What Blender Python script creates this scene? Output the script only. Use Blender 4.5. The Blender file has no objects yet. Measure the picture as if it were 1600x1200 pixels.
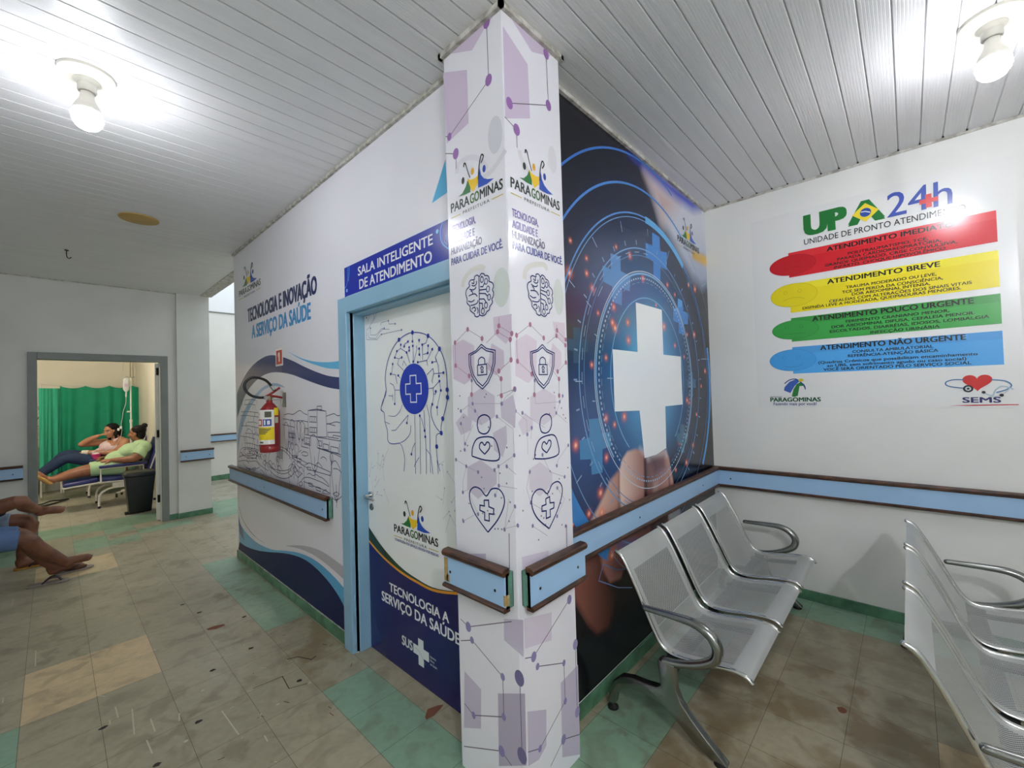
import bpy, bmesh, math, random
import numpy as np
from mathutils import Vector, Matrix
random.seed(7); PI = math.pi
SC = bpy.context.scene; COL = SC.collection
# ---------------------------------------------------------------- camera
CAM_POS = (-1.1976, -1.1124, 1.6)
az, pitch, roll, FPX = PI/4-0.0372, 0.02, -0.0293, 667.7
F = Vector((math.cos(az)*math.cos(pitch), math.sin(az)*math.cos(pitch), math.sin(pitch)))
Rt = Vector((math.sin(az), -math.cos(az), 0)); Up = Rt.cross(F)
R2 = math.cos(roll)*Rt + math.sin(roll)*Up; U2 = math.cos(roll)*Up - math.sin(roll)*Rt
cd = bpy.data.cameras.new('camera'); cam = bpy.data.objects.new('camera', cd); COL.objects.link(cam)
cam.matrix_world = Matrix(((R2.x,U2.x,-F.x,CAM_POS[0]),(R2.y,U2.y,-F.y,CAM_POS[1]),(R2.z,U2.z,-F.z,CAM_POS[2]),(0,0,0,1)))
cd.sensor_width = 36; cd.lens = 36*FPX/1600; cd.clip_start = .02; cd.clip_end = 100
SC.camera = cam
# ---------------------------------------------------------------- light and exposure
w = bpy.data.worlds.new('sky'); SC.world = w; w.use_nodes = True      # daylight, reaches in only over the open corridor roof
w.node_tree.nodes['Background'].inputs[0].default_value = (.86,.93,1,1)
w.node_tree.nodes['Background'].inputs[1].default_value = .46
SC.view_settings.view_transform = 'Standard'; SC.view_settings.look = 'None'
SC.view_settings.gamma = 1; SC.view_settings.use_curve_mapping = False
SC.view_settings.exposure = 2.08
SC.cycles.diffuse_bounces = 8; SC.cycles.max_bounces = 14
BULB = 48.0          # radiance of the bulb by the poster
BULB_L = 46.0        # radiance of the older bulb over the corridor
BULB_FILL = 215.0       # radiance of the unseen fill bulb added behind the camera
ROOM_BULB = 165.0     # bulbs of the treatment room
# ---------------------------------------------------------------- helpers
def lin(c):
    if isinstance(c, str): c = tuple(int(c[i:i+2],16) for i in (0,2,4))
    return tuple(((v/255)/12.92 if v/255 <= .04045 else ((v/255+.055)/1.055)**2.4) for v in c)
_m = {}
def mat(name, col, rough=.5, metal=0, noise=0, scale=8, bump=0, bscale=60, spec=.5, coat=0, detail=4, col2=None, stretch=None):
    if name in _m: return _m[name]
    m = bpy.data.materials.new(name); m.use_nodes = True; nt = m.node_tree; N = nt.nodes; L = nt.links
    b = N['Principled BSDF']; c = lin(col)
    b.inputs['Base Color'].default_value = (*c,1); b.inputs['Roughness'].default_value = rough
    b.inputs['Metallic'].default_value = metal; b.inputs['Specular IOR Level'].default_value = spec
    b.inputs['Coat Weight'].default_value = coat; b.inputs['Coat Roughness'].default_value = .12
    if noise or bump:
        tc = N.new('ShaderNodeTexCoord'); mp = N.new('ShaderNodeMapping'); L.new(tc.outputs['Object'], mp.inputs[0])
        if stretch: mp.inputs['Scale'].default_value = stretch
    if noise:
        n = N.new('ShaderNodeTexNoise'); n.inputs['Scale'].default_value = scale; n.inputs['Detail'].default_value = detail
        L.new(mp.outputs[0], n.inputs['Vector'])
        r = N.new('ShaderNodeValToRGB'); L.new(n.outputs['Fac'], r.inputs[0])
        c2 = lin(col2) if col2 else tuple(v*(1-noise) for v in c)
        r.color_ramp.elements[0].color = (*c2,1); r.color_ramp.elements[0].position = .35
        r.color_ramp.elements[1].color = (*c,1); r.color_ramp.elements[1].position = .62
        L.new(r.outputs[0], b.inputs['Base Color'])
    if bump:
        n2 = N.new('ShaderNodeTexNoise'); n2.inputs['Scale'].default_value = bscale; n2.inputs['Detail'].default_value = 3
        L.new(mp.outputs[0], n2.inputs['Vector'])
        bp = N.new('ShaderNodeBump'); bp.inputs['Strength'].default_value = bump; bp.inputs['Distance'].default_value = .002
        L.new(n2.outputs['Fac'], bp.inputs['Height']); L.new(bp.outputs[0], b.inputs['Normal'])
    _m[name] = m; return m
def emis(name, col, s):
    m = bpy.data.materials.new(name); m.use_nodes = True; b = m.node_tree.nodes['Principled BSDF']
    b.inputs['Base Color'].default_value = (*lin(col),1)
    b.inputs['Emission Color'].default_value = (*lin(col),1); b.inputs['Emission Strength'].default_value = s; return m
def pm(hexc, rough=.22):       # printing ink on glossy vinyl
    return mat('ink_'+hexc+('' if rough == .22 else '_%d' % (rough*100)), hexc, rough, spec=.5)
def wloc(p): 
    v = Vector((0,0,0))
    while p: v += p.location; p = p.parent
    return v
def catmull(pts, n=6, closed=False):
    P = [Vector(p) for p in pts]; out = []; m = len(P)
    for i in range(m if closed else m-1):
        if closed: a,b,c,d = P[(i-1)%m],P[i],P[(i+1)%m],P[(i+2)%m]
        else: a,b,c,d = P[max(i-1,0)],P[i],P[i+1],P[min(i+2,m-1)]
        for k in range(n):
            t = k/n
            out.append(.5*((2*b)+(c-a)*t+(2*a-5*b+4*c-d)*t*t+(3*b-a-3*c+d)*t**3))
    if not closed: out.append(P[-1])
    return out
class MB:
    def __init__(s): s.bm = bmesh.new(); s.mi = 0
    def _f(s, vs):
        try: f = s.bm.faces.new(vs); f.material_index = s.mi; return f
        except ValueError: return None
    def m(s, i): s.mi = i; return s
    def box(s, a, b):
        x0,x1 = sorted((a[0],b[0])); y0,y1 = sorted((a[1],b[1])); z0,z1 = sorted((a[2],b[2]))
        v = [s.bm.verts.new(p) for p in ((x0,y0,z0),(x1,y0,z0),(x1,y1,z0),(x0,y1,z0),(x0,y0,z1),(x1,y0,z1),(x1,y1,z1),(x0,y1,z1))]
        for q in ((3,2,1,0),(4,5,6,7),(0,1,5,4),(1,2,6,5),(2,3,7,6),(3,0,4,7)): s._f([v[i] for i in q])
        return s
    def rings(s, R, cap=True, closed=False):
        V = [[s.bm.verts.new(p) for p in r] for r in R]; n = len(V[0])
        for i in range(len(V) if closed else len(V)-1):
            a, b = V[i], V[(i+1) % len(V)]
            for j in range(n): s._f([a[j],a[(j+1)%n],b[(j+1)%n],b[j]])
        if cap and not closed: s._f(V[0][::-1]); s._f(V[-1])
        return s
    def tube(s, pts, r, n=10, closed=False, flat=1.0, upv=None, dome=False):
        P = [Vector(p) for p in pts]; k = len(P)
        rr = list(r) if isinstance(r,(list,tuple)) else [r]*k
        if dome and not closed:      # hemispherical ends
            d0 = (P[0]-P[1]).normalized(); d1 = (P[-1]-P[-2]).normalized(); A=[];B=[];ra=[];rb=[]
            for a in (80,55,28):
                A.append(P[0]+d0*rr[0]*math.sin(a*PI/180)); ra.append(rr[0]*math.cos(a*PI/180))
                B.append(P[-1]+d1*rr[-1]*math.sin(a*PI/180)); rb.append(rr[-1]*math.cos(a*PI/180))
            P = A+P+B[::-1]; rr = ra+rr+rb[::-1]; k = len(P)
        T = []
        for i in range(k):
            a = P[(i-1)%k] if closed or i else P[0]; b = P[(i+1)%k] if closed or i < k-1 else P[-1]
            t = (b-a); T.append(t.normalized() if t.length > 1e-9 else Vector((0,0,1)))
        u = Vector(upv) if upv else (Vector((0,0,1)) if abs(T[0].z) < .9 else Vector((1,0,0)))
        R = []
        for i in range(k):
            u = (u - T[i]*u.dot(T[i]))
            u = u.normalized() if u.length > 1e-6 else T[i].orthogonal().normalized()
            w_ = T[i].cross(u)
            R.append([P[i]+rr[i]*(math.cos(2*PI*j/n)*w_*flat+math.sin(2*PI*j/n)*u) for j in range(n)])
        return s.rings(R, True, closed)
    def lathe(s, c, prof, n=24, axis='z', sx=1, sy=1):
        R = []
        for r,h in prof:
            ring = []
            for j in range(n):
                a = 2*PI*j/n; p = (max(r,1e-4)*math.cos(a)*sx, max(r,1e-4)*math.sin(a)*sy, h)
                if axis == 'x': p = (p[2],p[0],p[1])
                if axis == 'y': p = (p[0],p[2],p[1])
                ring.append((c[0]+p[0],c[1]+p[1],c[2]+p[2]))
            R.append(ring)
        return s.rings(R)
    def ell(s, c, r, rot=None, n=16, k=10):
        M = rot or Matrix.Identity(3); R = []
        for i in range(1,k):
            a = PI*i/k
            R.append([Vector(c)+M@Vector((r[0]*math.sin(a)*math.cos(2*PI*j/n), r[1]*math.sin(a)*math.sin(2*PI*j/n), -r[2]*math.cos(a))) for j in range(n)])
        return s.rings(R)
    def prism(s, poly, a0, a1, axis='x'):
        f = {'x':lambda p,a:(a,p[0],p[1]),'y':lambda p,a:(p[0],a,p[1]),'z':lambda p,a:(p[0],p[1],a)}[axis]
        return s.rings([[f(p,a0) for p in poly],[f(p,a1) for p in poly]])
    def plate(s, a, b, z, holes=0): return s.box((a[0],a[1],z),(b[0],b[1],z+.001))
    def build(s, name, mats, parent=None, smooth=None, bevel=0, loc=None, seg=2, remesh=0, sm=0):
        me = bpy.data.meshes.new(name)
        bmesh.ops.recalc_face_normals(s.bm, faces=s.bm.faces)
        s.bm.to_mesh(me); s.bm.free()
        for m_ in (mats if isinstance(mats,(list,tuple)) else [mats]): me.materials.append(m_)
        o = bpy.data.objects.new(name, me); COL.objects.link(o)
        if bevel or remesh:
            if remesh:
                md = o.modifiers.new('r','REMESH'); md.mode = 'VOXEL'; md.voxel_size = remesh; md.use_smooth_shade = True
                if sm: q = o.modifiers.new('s','SMOOTH'); q.iterations = sm; q.factor = .5
            if bevel:
                md = o.modifiers.new('b','BEVEL'); md.width = bevel; md.segments = seg; md.limit_method = 'ANGLE'; md.angle_limit = .6
            dg = bpy.context.evaluated_depsgraph_get()
            m2 = bpy.data.meshes.new_from_object(o.evaluated_get(dg)); o.modifiers.clear(); o.data = m2; me = m2; me.name = name
        if smooth is not None or remesh:
            me.polygons.foreach_set('use_smooth',[True]*len(me.polygons))
            if smooth: me.set_sharp_from_angle(angle=math.radians(smooth))
        off = Vector(loc) if loc is not None else (wloc(parent) if parent else None)
        if off is not None: me.transform(Matrix.Translation(-off))
        if loc is not None: o.location = loc
        if parent: o.parent = parent
        me.update(); return o
def tag(o, label, cat, group=None, kind=None):
    o['label'] = label; o['category'] = cat
    if group: o['group'] = group
    return o
def thing(name, loc, label, cat, group=None):
    o = bpy.data.objects.new(name, None); COL.objects.link(o); o.location = loc; o.empty_display_size = .1
    return tag(o, label, cat, group)
def struct(o): o['kind'] = 'structure'; return o
def copy_tree(o, parent=None):
    c = o.copy(); COL.objects.link(c)
    if parent: c.parent = parent
    for ch in list(o.children): copy_tree(ch, c)
    return c
_font = None
def text_mesh(s, bold=0.0, space=1.0):
    cu = bpy.data.curves.new('t','FONT'); cu.body = s; cu.size = 1; cu.offset = bold; cu.resolution_u = 3; cu.space_character = space
    o = bpy.data.objects.new('t', cu); COL.objects.link(o); dg = bpy.context.evaluated_depsgraph_get()
    me = o.evaluated_get(dg).to_mesh()
    V = [tuple(v.co[:2]) for v in me.vertices]; P = [tuple(p.vertices) for p in me.polygons]
    o.evaluated_get(dg).to_mesh_clear(); bpy.data.objects.remove(o); bpy.data.curves.remove(cu)
    return V, P
_hv = text_mesh('H')[0]; CAP = max(v[1] for v in _hv)
class Art:
    """flat printed artwork: polygons of ink laid in thin layers on one plane"""
    def __init__(s, f): s.f = f; s.V = []; s.P = []; s.M = []; s.mats = []; s.ix = {}; s.k = 0
    def mi(s, m):
        if isinstance(m,str): m = pm(m)
        if m.name not in s.ix: s.ix[m.name] = len(s.mats); s.mats.append(m)
        return s.ix[m.name]
    def raw(s, V, P, m, l):
        b = len(s.V); off = .0004+l*.0003+(s.k%19)*.000015; s.k += 1; s.V += [s.f(v[0],v[1],off) for v in V]
        for p in P: s.P.append(tuple(b+i for i in p)); s.M.append(s.mi(m))
    def poly(s, pts, m, l=1): s.raw(pts, [tuple(range(len(pts)))], m, l)
    def band(s, a, b, m, l=1):     # strip between two polylines with equal counts
        n = len(a); s.raw(list(a)+list(b), [(i,i+1,n+i+1,n+i) for i in range(n-1)], m, l)
    def stroke(s, pts, wd, m, l=1, closed=False, sm=0):
        if sm: pts = [tuple(p) for p in catmull([Vector((p[0],p[1],0)) for p in pts], sm, closed)]
        P = [Vector(p[:2]) for p in pts]; k = len(P); A=[];B=[]
        ws = wd if isinstance(wd,(list,tuple)) else [wd]*k
        for i in range(k):
            a = P[i-1] if (closed or i) else P[0]; b = P[(i+1)%k] if (closed or i<k-1) else P[-1]
            d1 = (P[i]-a); d2 = (b-P[i])
            if d1.length < 1e-7: d1 = d2
            if d2.length < 1e-7: d2 = d1
            if d1.length < 1e-7: d1 = d2 = Vector((1,0))
            d1.normalize(); d2.normalize(); t = d1+d2
            t = t.normalized() if t.length > .2 else d1
            c = max(.45, t.dot(d1)); n = Vector((-t.y,t.x))*(ws[min(i,len(ws)-1)]/2/c)
            A.append(tuple(P[i]+n)); B.append(tuple(P[i]-n))
        if closed: A.append(A[0]); B.append(B[0])
        s.band(A,B,m,l)
    def disc(s, c, r, m, l=1, ry=None, n=20):
        ry = ry or r; s.poly([(c[0]+r*math.cos(2*PI*i/n), c[1]+ry*math.sin(2*PI*i/n)) for i in range(n)], m, l)
    def arc(s, c, r, a0, a1, wd, m, l=1, n=None):
        n = n or max(6,int(abs(a1-a0)/5)); s.stroke([(c[0]+r*math.cos(math.radians(a0+(a1-a0)*i/n)), c[1]+r*math.sin(math.radians(a0+(a1-a0)*i/n))) for i in range(n+1)], wd, m, l)
    def rect(s, x0, z0, x1, z1, m, l=1): s.poly([(x0,z0),(x1,z0),(x1,z1),(x0,z1)], m, l)
    def text(s, t, u0, u1, z, cap, m, bold=.02, l=3, z1=None, slant=0, space=1.0):
        if bold > 0:      # heavier lettering: the letters printed again a hair apart
            e = bold*cap*1.1; sg = 1 if u1 > u0 else -1
            for dx,dz in ((-e,-e*.5),(e,e*.5),(-e,e*.5),(e,-e*.5))+(((-e/3,-e*.5),(e/3,e*.5),(-e/3,e*.5),(e/3,-e*.5)) if bold > .05 else ()):
                s.text(t,u0+sg*e+dx,u1-sg*e+dx,z+dz,cap,m,0,l,None if z1 is None else z1+dz,slant,space)
            return
        V,P = text_mesh(t,0,space); a = min(v[0] for v in V); b = max(v[0] for v in V); z1 = z if z1 is None else z1
        out = []
        for v in V:
            k = (v[0]-a)/(b-a)
            out.append((u0+(u1-u0)*k+slant*v[1]/CAP*cap, z+(z1-z)*k+v[1]/CAP*cap))
        s.raw(out, P, m, l)
    def build(s, name, parent=None, loc=None):
        me = bpy.data.meshes.new(name); me.from_pydata(s.V, [], s.P)
        for m_ in s.mats: me.materials.append(m_)
        me.polygons.foreach_set('material_index', s.M)
        o = bpy.data.objects.new(name, me); COL.objects.link(o)
        off = Vector(loc) if loc is not None else (wloc(parent) if parent else None)
        if off is not None: me.transform(Matrix.Translation(-off))
        if loc is not None: o.location = loc
        if parent: o.parent = parent
        me.update(); return o
# ---------------------------------------------------------------- materials of the building
M_wall = mat('wall_paint','e6e6e2',.55,noise=.05,scale=2.2,bump=.15,bscale=140)
M_wallg = mat('wall_paint_grey','dadbd7',.55,noise=.08,scale=2.0,bump=.15,bscale=140)
M_room = mat('room_paint','e4dfd0',.6,noise=.05,scale=2,bump=.1,bscale=120)
M_ceil = mat('ceiling_pvc','e2e2e3',.38,noise=.05,scale=5,bump=.05,bscale=90,stretch=(.3,4,1))
M_trim = mat('trim_white','cfccc4',.5,noise=.2,scale=25,col2='9a958a')
M_green = mat('baseboard_green','5d8f70',.4,noise=.3,scale=9,col2='3f6a50')
M_blue = mat('door_blue','8fb9d3',.35,noise=.05,scale=5,bump=.05)
M_greyf = mat('frame_grey','7f8583',.45,noise=.08,scale=5)
M_vinyl = mat('white_vinyl','e8e7ee',.2,noise=.02,scale=3)
M_dark = mat('dark_gap','1c1a17',.7)
H = 3.115; XC = 2.6147; YA = 3.974; XA = .094; YB = .121; YD = 6.325; XE = .25
# floor: vinyl tiles, each its own face
def floor_mat():
    m = bpy.data.materials.new('floor_tiles'); m.use_nodes = True; nt = m.node_tree; N = nt.nodes; L = nt.links; b = N['Principled BSDF']
    at = N.new('ShaderNodeAttribute'); at.attribute_name = 'tile'
    tc = N.new('ShaderNodeTexCoord')
    def noise(sc, det, p0, p1, dist=0):
        n = N.new('ShaderNodeTexNoise'); n.inputs['Scale'].default_value = sc; n.inputs['Detail'].default_value = det; n.inputs['Distortion'].default_value = dist
        L.new(tc.outputs['Object'], n.inputs['Vector'])
        r = N.new('ShaderNodeMapRange'); r.inputs[1].default_value = p0; r.inputs[2].default_value = p1; L.new(n.outputs['Fac'], r.inputs[0]); return r
    def mix(a, bcol, f, mode='MIX'):
        x = N.new('ShaderNodeMix'); x.data_type = 'RGBA'; x.blend_type = mode
        for s_, v in ((0,f),(6,a),(7,bcol)):
            if isinstance(v,(tuple,float,int)): x.inputs[s_].default_value = v
            else: L.new(v, x.inputs[s_])
        return x.outputs[2]
    def mul(a, bb):
        x = N.new('ShaderNodeMath'); x.operation = 'MULTIPLY'
        for i,v in ((0,a),(1,bb)):
            if isinstance(v,(float,int)): x.inputs[i].default_value = v
            else: L.new(v, x.inputs[i])
        return x.outputs[0]
    n1 = noise(2.2,6,.3,.7); n2 = noise(26,5,.35,.7); n3 = noise(7,9,.50,.60,.6); n4 = noise(4.1,10,.48,.60,.4)
    c = mix(at.outputs['Color'], (.50,.50,.50,1), mul(n1.outputs[0],.28), 'MULTIPLY')
    c = mix(c, (.72,.72,.70,1), mul(n2.outputs[0],.45), 'MULTIPLY')
    c = mix(c, (*lin('675844'),1), mul(mul(n3.outputs[0], n1.outputs[0]),.5))
    c = mix(c, (*lin('857558'),1), mul(n4.outputs[0], at.outputs['Alpha']))
    L.new(c, b.inputs['Base Color'])
    r = N.new('ShaderNodeMapRange'); r.inputs[3].default_value = .28; r.inputs[4].default_value = .5; L.new(n1.outputs[0], r.inputs[0]); L.new(r.outputs[0], b.inputs['Roughness'])
    bp = N.new('ShaderNodeBump'); bp.inputs['Strength'].default_value = .25; bp.inputs['Distance'].default_value = .002; L.new(n2.outputs[0], bp.inputs['Height']); L.new(bp.outputs[0], b.inputs['Normal'])
    return m
def build_floor():
    bm = bmesh.new(); cl = bm.loops.layers.float_color.new('tile')
    px, py, x0, y0, g = .278, .305, -.76, 1.29, .0008
    rnd = random.Random(3)
    def face(a, b_, c, d, z, col):
        f = bm.faces.new([bm.verts.new(p) for p in ((a,b_,z),(c,b_,z),(c,d,z),(a,d,z))])
        for l in f.loops: l[cl] = col
    face(-3.4,-3.2,4.2,11.2,-.0012,(.02,.018,.014,0))
    for i in range(-10,19):
        for j in range(-15,33):
            a, c = x0+i*px, y0+j*py; cx, cy = a+px/2, c+py/2
            if cx > 4 or cx < -3.3: continue
            worn = 0; k = 'grey'
            if -.21 < cx < .2 and (2.2 < cy < YA+.2 or cy < 1.29 and cy > .0): k = 'green'
            if -.21 < cx < .2 and 1.29 < cy < 2.2: worn = .8
            if cx > .0 and -.22 < cy < .2 and cx < XC: k = 'green'
            if cx > 2.26 and cy < .2: k = 'green'
            if cx < -1.32 and cy < 2.3: k = 'green'
            if 5.6 < cy < 6.5 and cx < 0: k = 'green' if rnd.random() < .45 else 'grey'
            if 6.6 < cy: k = 'pale'
            if 6.6 < cy < 7.0 : k = 'green'
            if cx > .3 and 5.9 < cy < 6.9: k = 'green' if cx < 1 else 'grey'
            if -1.32 < cx < -.76 and (2.2 < cy < 2.82 or 4.64 < cy < 5.26): k = 'cream'
            if .9 < cx < 1.5 and -1.45 < cy < -1.1: k = 'cream'
            if .3 < cx < 1.75 and -1.0 < cy < -.35: k = 'tan' ; worn = 1
            elif .6 < cx < 2.25 and cy < -.2: worn = .5
            base = {'grey':lin('aca48b'),'green':lin('8fb096'),'cream':lin('d9c29a'),'pale':lin('b8b4a4'),'tan':lin('b0a68c')}[k]
            v = rnd.uniform(.93,1.06)
            face(a+g,c+g,a+px-g,c+py-g,0,(*[q*v for q in base],worn))
    me = bpy.data.meshes.new('floor'); bm.to_mesh(me); bm.free(); me.materials.append(floor_mat())
    o = bpy.data.objects.new('floor', me); COL.objects.link(o); return struct(o)
floor = build_floor()
# ceiling: ribbed PVC boards running along x
def build_ceiling():
    bm = bmesh.new(); P = .1035
    def strip(xa, xb, ya, yb, z):
        y = .023 + math.floor((ya-.023)/P)*P; prof = []
        while y < yb:
            prof += [(y,z+.009),(y+.0042,z+.009),(y+.0052,z+.0012),(y+.0075,z)]
            for k in range(1,8):
                q = y+.0075+k*(P-.0095)/8
                prof += [(q-.0016,z),(q,z+.0007),(q+.0016,z)]
            prof += [(y+P-.0022,z),(y+P-.0006,z+.0015)]
            y += P
        prof = [(min(max(p[0],ya),yb),p[1]) for p in prof]
        prev = None
        for p in prof:
            v = (bm.verts.new((xa,p[0],p[1])), bm.verts.new((xb,p[0],p[1])))
            if prev: bm.faces.new((prev[0],prev[1],v[1],v[0]))
            prev = v
    strip(-2.36,XE,YB,YD+.02,H); strip(-2.36,XC+.02,-3.05,YB,H)
    me = bpy.data.meshes.new('ceiling'); bm.to_mesh(me); bm.free(); me.materials.append(M_ceil)
    o = bpy.data.objects.new('ceiling', me); COL.objects.link(o); struct(o)
    b = MB(); b.box((-2.5,-3.2,H+.03),(XE,YD+.02,H+.10)); b.box((XE,-3.2,H+.03),(XC+.2,YA,H+.10))
    struct(b.build('ceiling_slab', M_wallg))
build_ceiling()
# walls
b = MB(); b.box((XA,1.475,0),(XA+.15,YA,H+.03)); b.box((XA,.3,0),(XA+.15,.42,H+.03)); b.box((XA,.42,2.16),(XA+.15,1.475,H+.03)); struct(b.build('wall_left', M_wall))
b = MB(); b.box((XA+.15,YA-.15,0),(3.4,YA,4.3)); b.box((XA,YA-.15,H+.1),(XA+.2,YA,4.3)); struct(b.build('wall_corridor', M_wall))
b = MB(); b.box((.3,YB,0),(XC+.15,YB+.15,H+.03)); struct(b.build('wall_centre', M_wall))
b = MB(); b.box((XC,-3.1,0),(XC+.15,YB,H+.03)); struct(b.build('wall_right', M_wall))
b = MB(); b.box((-2.5,-3.15,0),(XC+.15,-3.0,H+.03)); struct(b.build('wall_rear', M_wall))
b = MB(); b.box((-2.5,-3.0,0),(-2.35,YD+.12,H+.03)); struct(b.build('wall_side', M_wall))
b = MB()   # far wall with the doorway into the treatment room
b.box((-2.5,YD,0),(-1.33,YD+.12,H+.03)); b.box((-.2,YD,0),(.02,YD+.12,H+.03)); b.box((-1.33,YD,2.16),(-.2,YD+.12,H+.03))
struct(b.build('wall_back', M_wallg))
b = MB(); b.box((-.02,6.285,0),(.357,6.6,3.6)); struct(b.build('wall_pier', M_wallg))
b = MB(); b.box((.10,6.6,0),(.357,9.3,4.3)); b.box((.0,6.44,0),(.13,10.8,H+.1)); struct(b.build('wall_partition', M_room))
b = MB(); b.box((.357,9.2255,0),(3.4,9.35,3.425)); struct(b.build('wall_end', M_wall))
b = MB(); b.box((.357,9.24,3.425),(3.4,9.35,4.35)); struct(b.build('wall_upper', mat('upper_wall','eef1f5',.6)))
b = MB(); b.box((3.4,3.8,0),(3.55,9.35,4.3)); struct(b.build('wall_far', M_wall))
b = MB(); b.box((XE,YA,H-.005),(XE+.14,6.285,H+.22)); struct(b.build('trim_1', M_trim))           # gutter beam along the open roof
b = MB(); b.box((.357,9.205,3.41),(3.4,9.24,3.43)); struct(b.build('trim_2', M_greyf))
# treatment room shell
b = MB(); b.box((-3.3,10.8,0),(.13,10.95,H+.1)); struct(b.build('wall_room_back', M_room))
b = MB(); b.box((-3.4,6.44,0),(-3.25,10.8,H+.1)); struct(b.build('wall_room_side', M_room))
b = MB(); b.box((-3.3,6.44,H-.1),(.13,10.9,H-.02)); struct(b.build('ceiling_room', mat('room_ceiling','e4dfd2',.5)))
b = MB(); b.box((-.19,10.755,0),(-.09,10.8,H-.1)); b.box((-.075,10.77,0),(-.045,10.8,H-.1)); struct(b.build('trim_3', M_room))
# baseboards
def base(name, a, bb, h=.075):
    m_ = MB(); m_.box((a[0],a[1],0),(bb[0],bb[1],h)); struct(m_.build(name, M_green, bevel=.004))
base('baseboard_left',(XA-.012,1.59),(XA,YA+.012)); base('baseboard_centre',(.372,YB-.014),(XC-.014,YB))
base('baseboard_right',(XC-.014,-3.0),(XC,YB)); base('baseboard_back',(-2.35,YD-.012),(-1.395,YD)); base('baseboard_pier',(-.02,6.273),(.369,6.285)); base('baseboard_door',(-.115,YD-.012),(-.02,YD))
base('baseboard_end',(.357,9.213),(3.4,9.2255),.1); base('baseboard_pier_side',(.357,6.285),(.369,9.2))
b = MB(); b.box((XA-.003,1.59,.075),(XA,YA,.083)); struct(b.build('trim_4', M_trim))
# white corner strip under the ceiling
b = MB(); t = .018
b.box((XA-t,.36,3.095),(XA,YA,H)); b.box((-t,-t,3.092),(0,.375,H)); b.box((-t,-t,3.092),(.39,0,H)); b.box((.372,-t,3.095),(.39,YB,H)); b.box((-t,.36,3.092),(XA,.378,H))
b.box((.39,YB-t,3.095),(XC,YB,H)); b.box((XC-.008,-3,3.10),(XC,YB,H))
struct(b.build('trim_5', M_trim))
b = MB(); b.box((-2.35,YD-.01,3.103),(.0,YD,H)); struct(b.build('trim_6', M_trim))
b = MB()   # little staples at the board seams over the poster wall and the pillar
for k in range(-14,2): b.box((XC-.03,.023+k*.1035-.004,H-.004),(XC-.018,.023+k*.1035+.006,H+.002))
struct(b.build('trim_7', M_dark))
# pillar
b = MB(); b.box((0,0,0),(.3717,.3596,3.112)); pillar = struct(b.build('pillar', M_vinyl, bevel=.004))
# ---------------------------------------------------------------- door into the smart room
b = MB(); X0 = .066
b.box((X0,1.475,0),(.30,1.587,2.235)); b.box((X0,.362,0),(.30,.42,2.235)); b.box((X0,.42,2.135),(.30,1.475,2.235))
b.box((.11,1.462,0),(.19,1.476,2.135)); b.box((.11,.419,0),(.19,.433,2.135)); b.box((.11,.42,2.122),(.19,1.475,2.136))
door1 = struct(b.build('door_1', M_blue, bevel=.005)); 
b = MB(); b.box((.183,.435,.004),(.222,1.46,2.12)); leaf = b.build('door_leaf', mat('leaf_white','eef0ee',.22), door1, bevel=.002)
M_chrome = mat('chrome','d4d4d2',.12,1.0); M_steel = mat('brushed_steel','9a9a98',.3,1.0)
b = MB(); b.lathe((.182,1.415,.975),[(.001,-.012),(.024,-.012),(.026,-.004),(.026,0)],20,'x'); b.tube([(.175,1.415,.975),(.13,1.415,.975)],.009,10); b.tube(catmull([(.135,1.415,.975),(.128,1.40,.975),(.128,1.36,.973),(.130,1.30,.970)],4),.008,10,dome=True)
b.build('door_handle', M_chrome, leaf, smooth=40)
b = MB(); b.lathe((.182,1.415,.90),[(.001,-.006),(.02,-.006),(.022,0)],18,'x'); b.box((.174,1.412,.892),(.177,1.418,.908)); b.build('keyhole', M_steel, leaf, smooth=40)
# ---------------------------------------------------------------- doorway into the treatment room
b = MB(); y0,y1 = YD-.03, YD+.15
b.box((-1.39,y0,0),(-1.315,y1,2.233)); b.box((-.195,y0,0),(-.118,y1,2.233)); b.box((-1.315,y0,2.152),(-.195,y1,2.233))
door2 = struct(b.build('door_2', M_greyf, bevel=.004))
b = MB(); b.prism([(-.234,YD+.15),(-.198,YD+.15),(-.100,YD+.93),(-.136,YD+.93)],.01,2.14,'z'); l2 = b.build('door_leaf', M_blue, door2, bevel=.003); l2['label'] = 'light blue leaf standing open'
b = MB(); b.box((-.238,YD+.10,.01),(-.2,YD+.149,2.14)); b.build('door_edge', mat('edge_white','e4e4e0',.4), l2)
for z in (.25,1.13,1.98):
    b = MB(); b.tube([(-.215,YD+.09,z),(-.215,YD+.09,z+.1)],.014,8); b.build('hinge', M_dark, l2)
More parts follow.
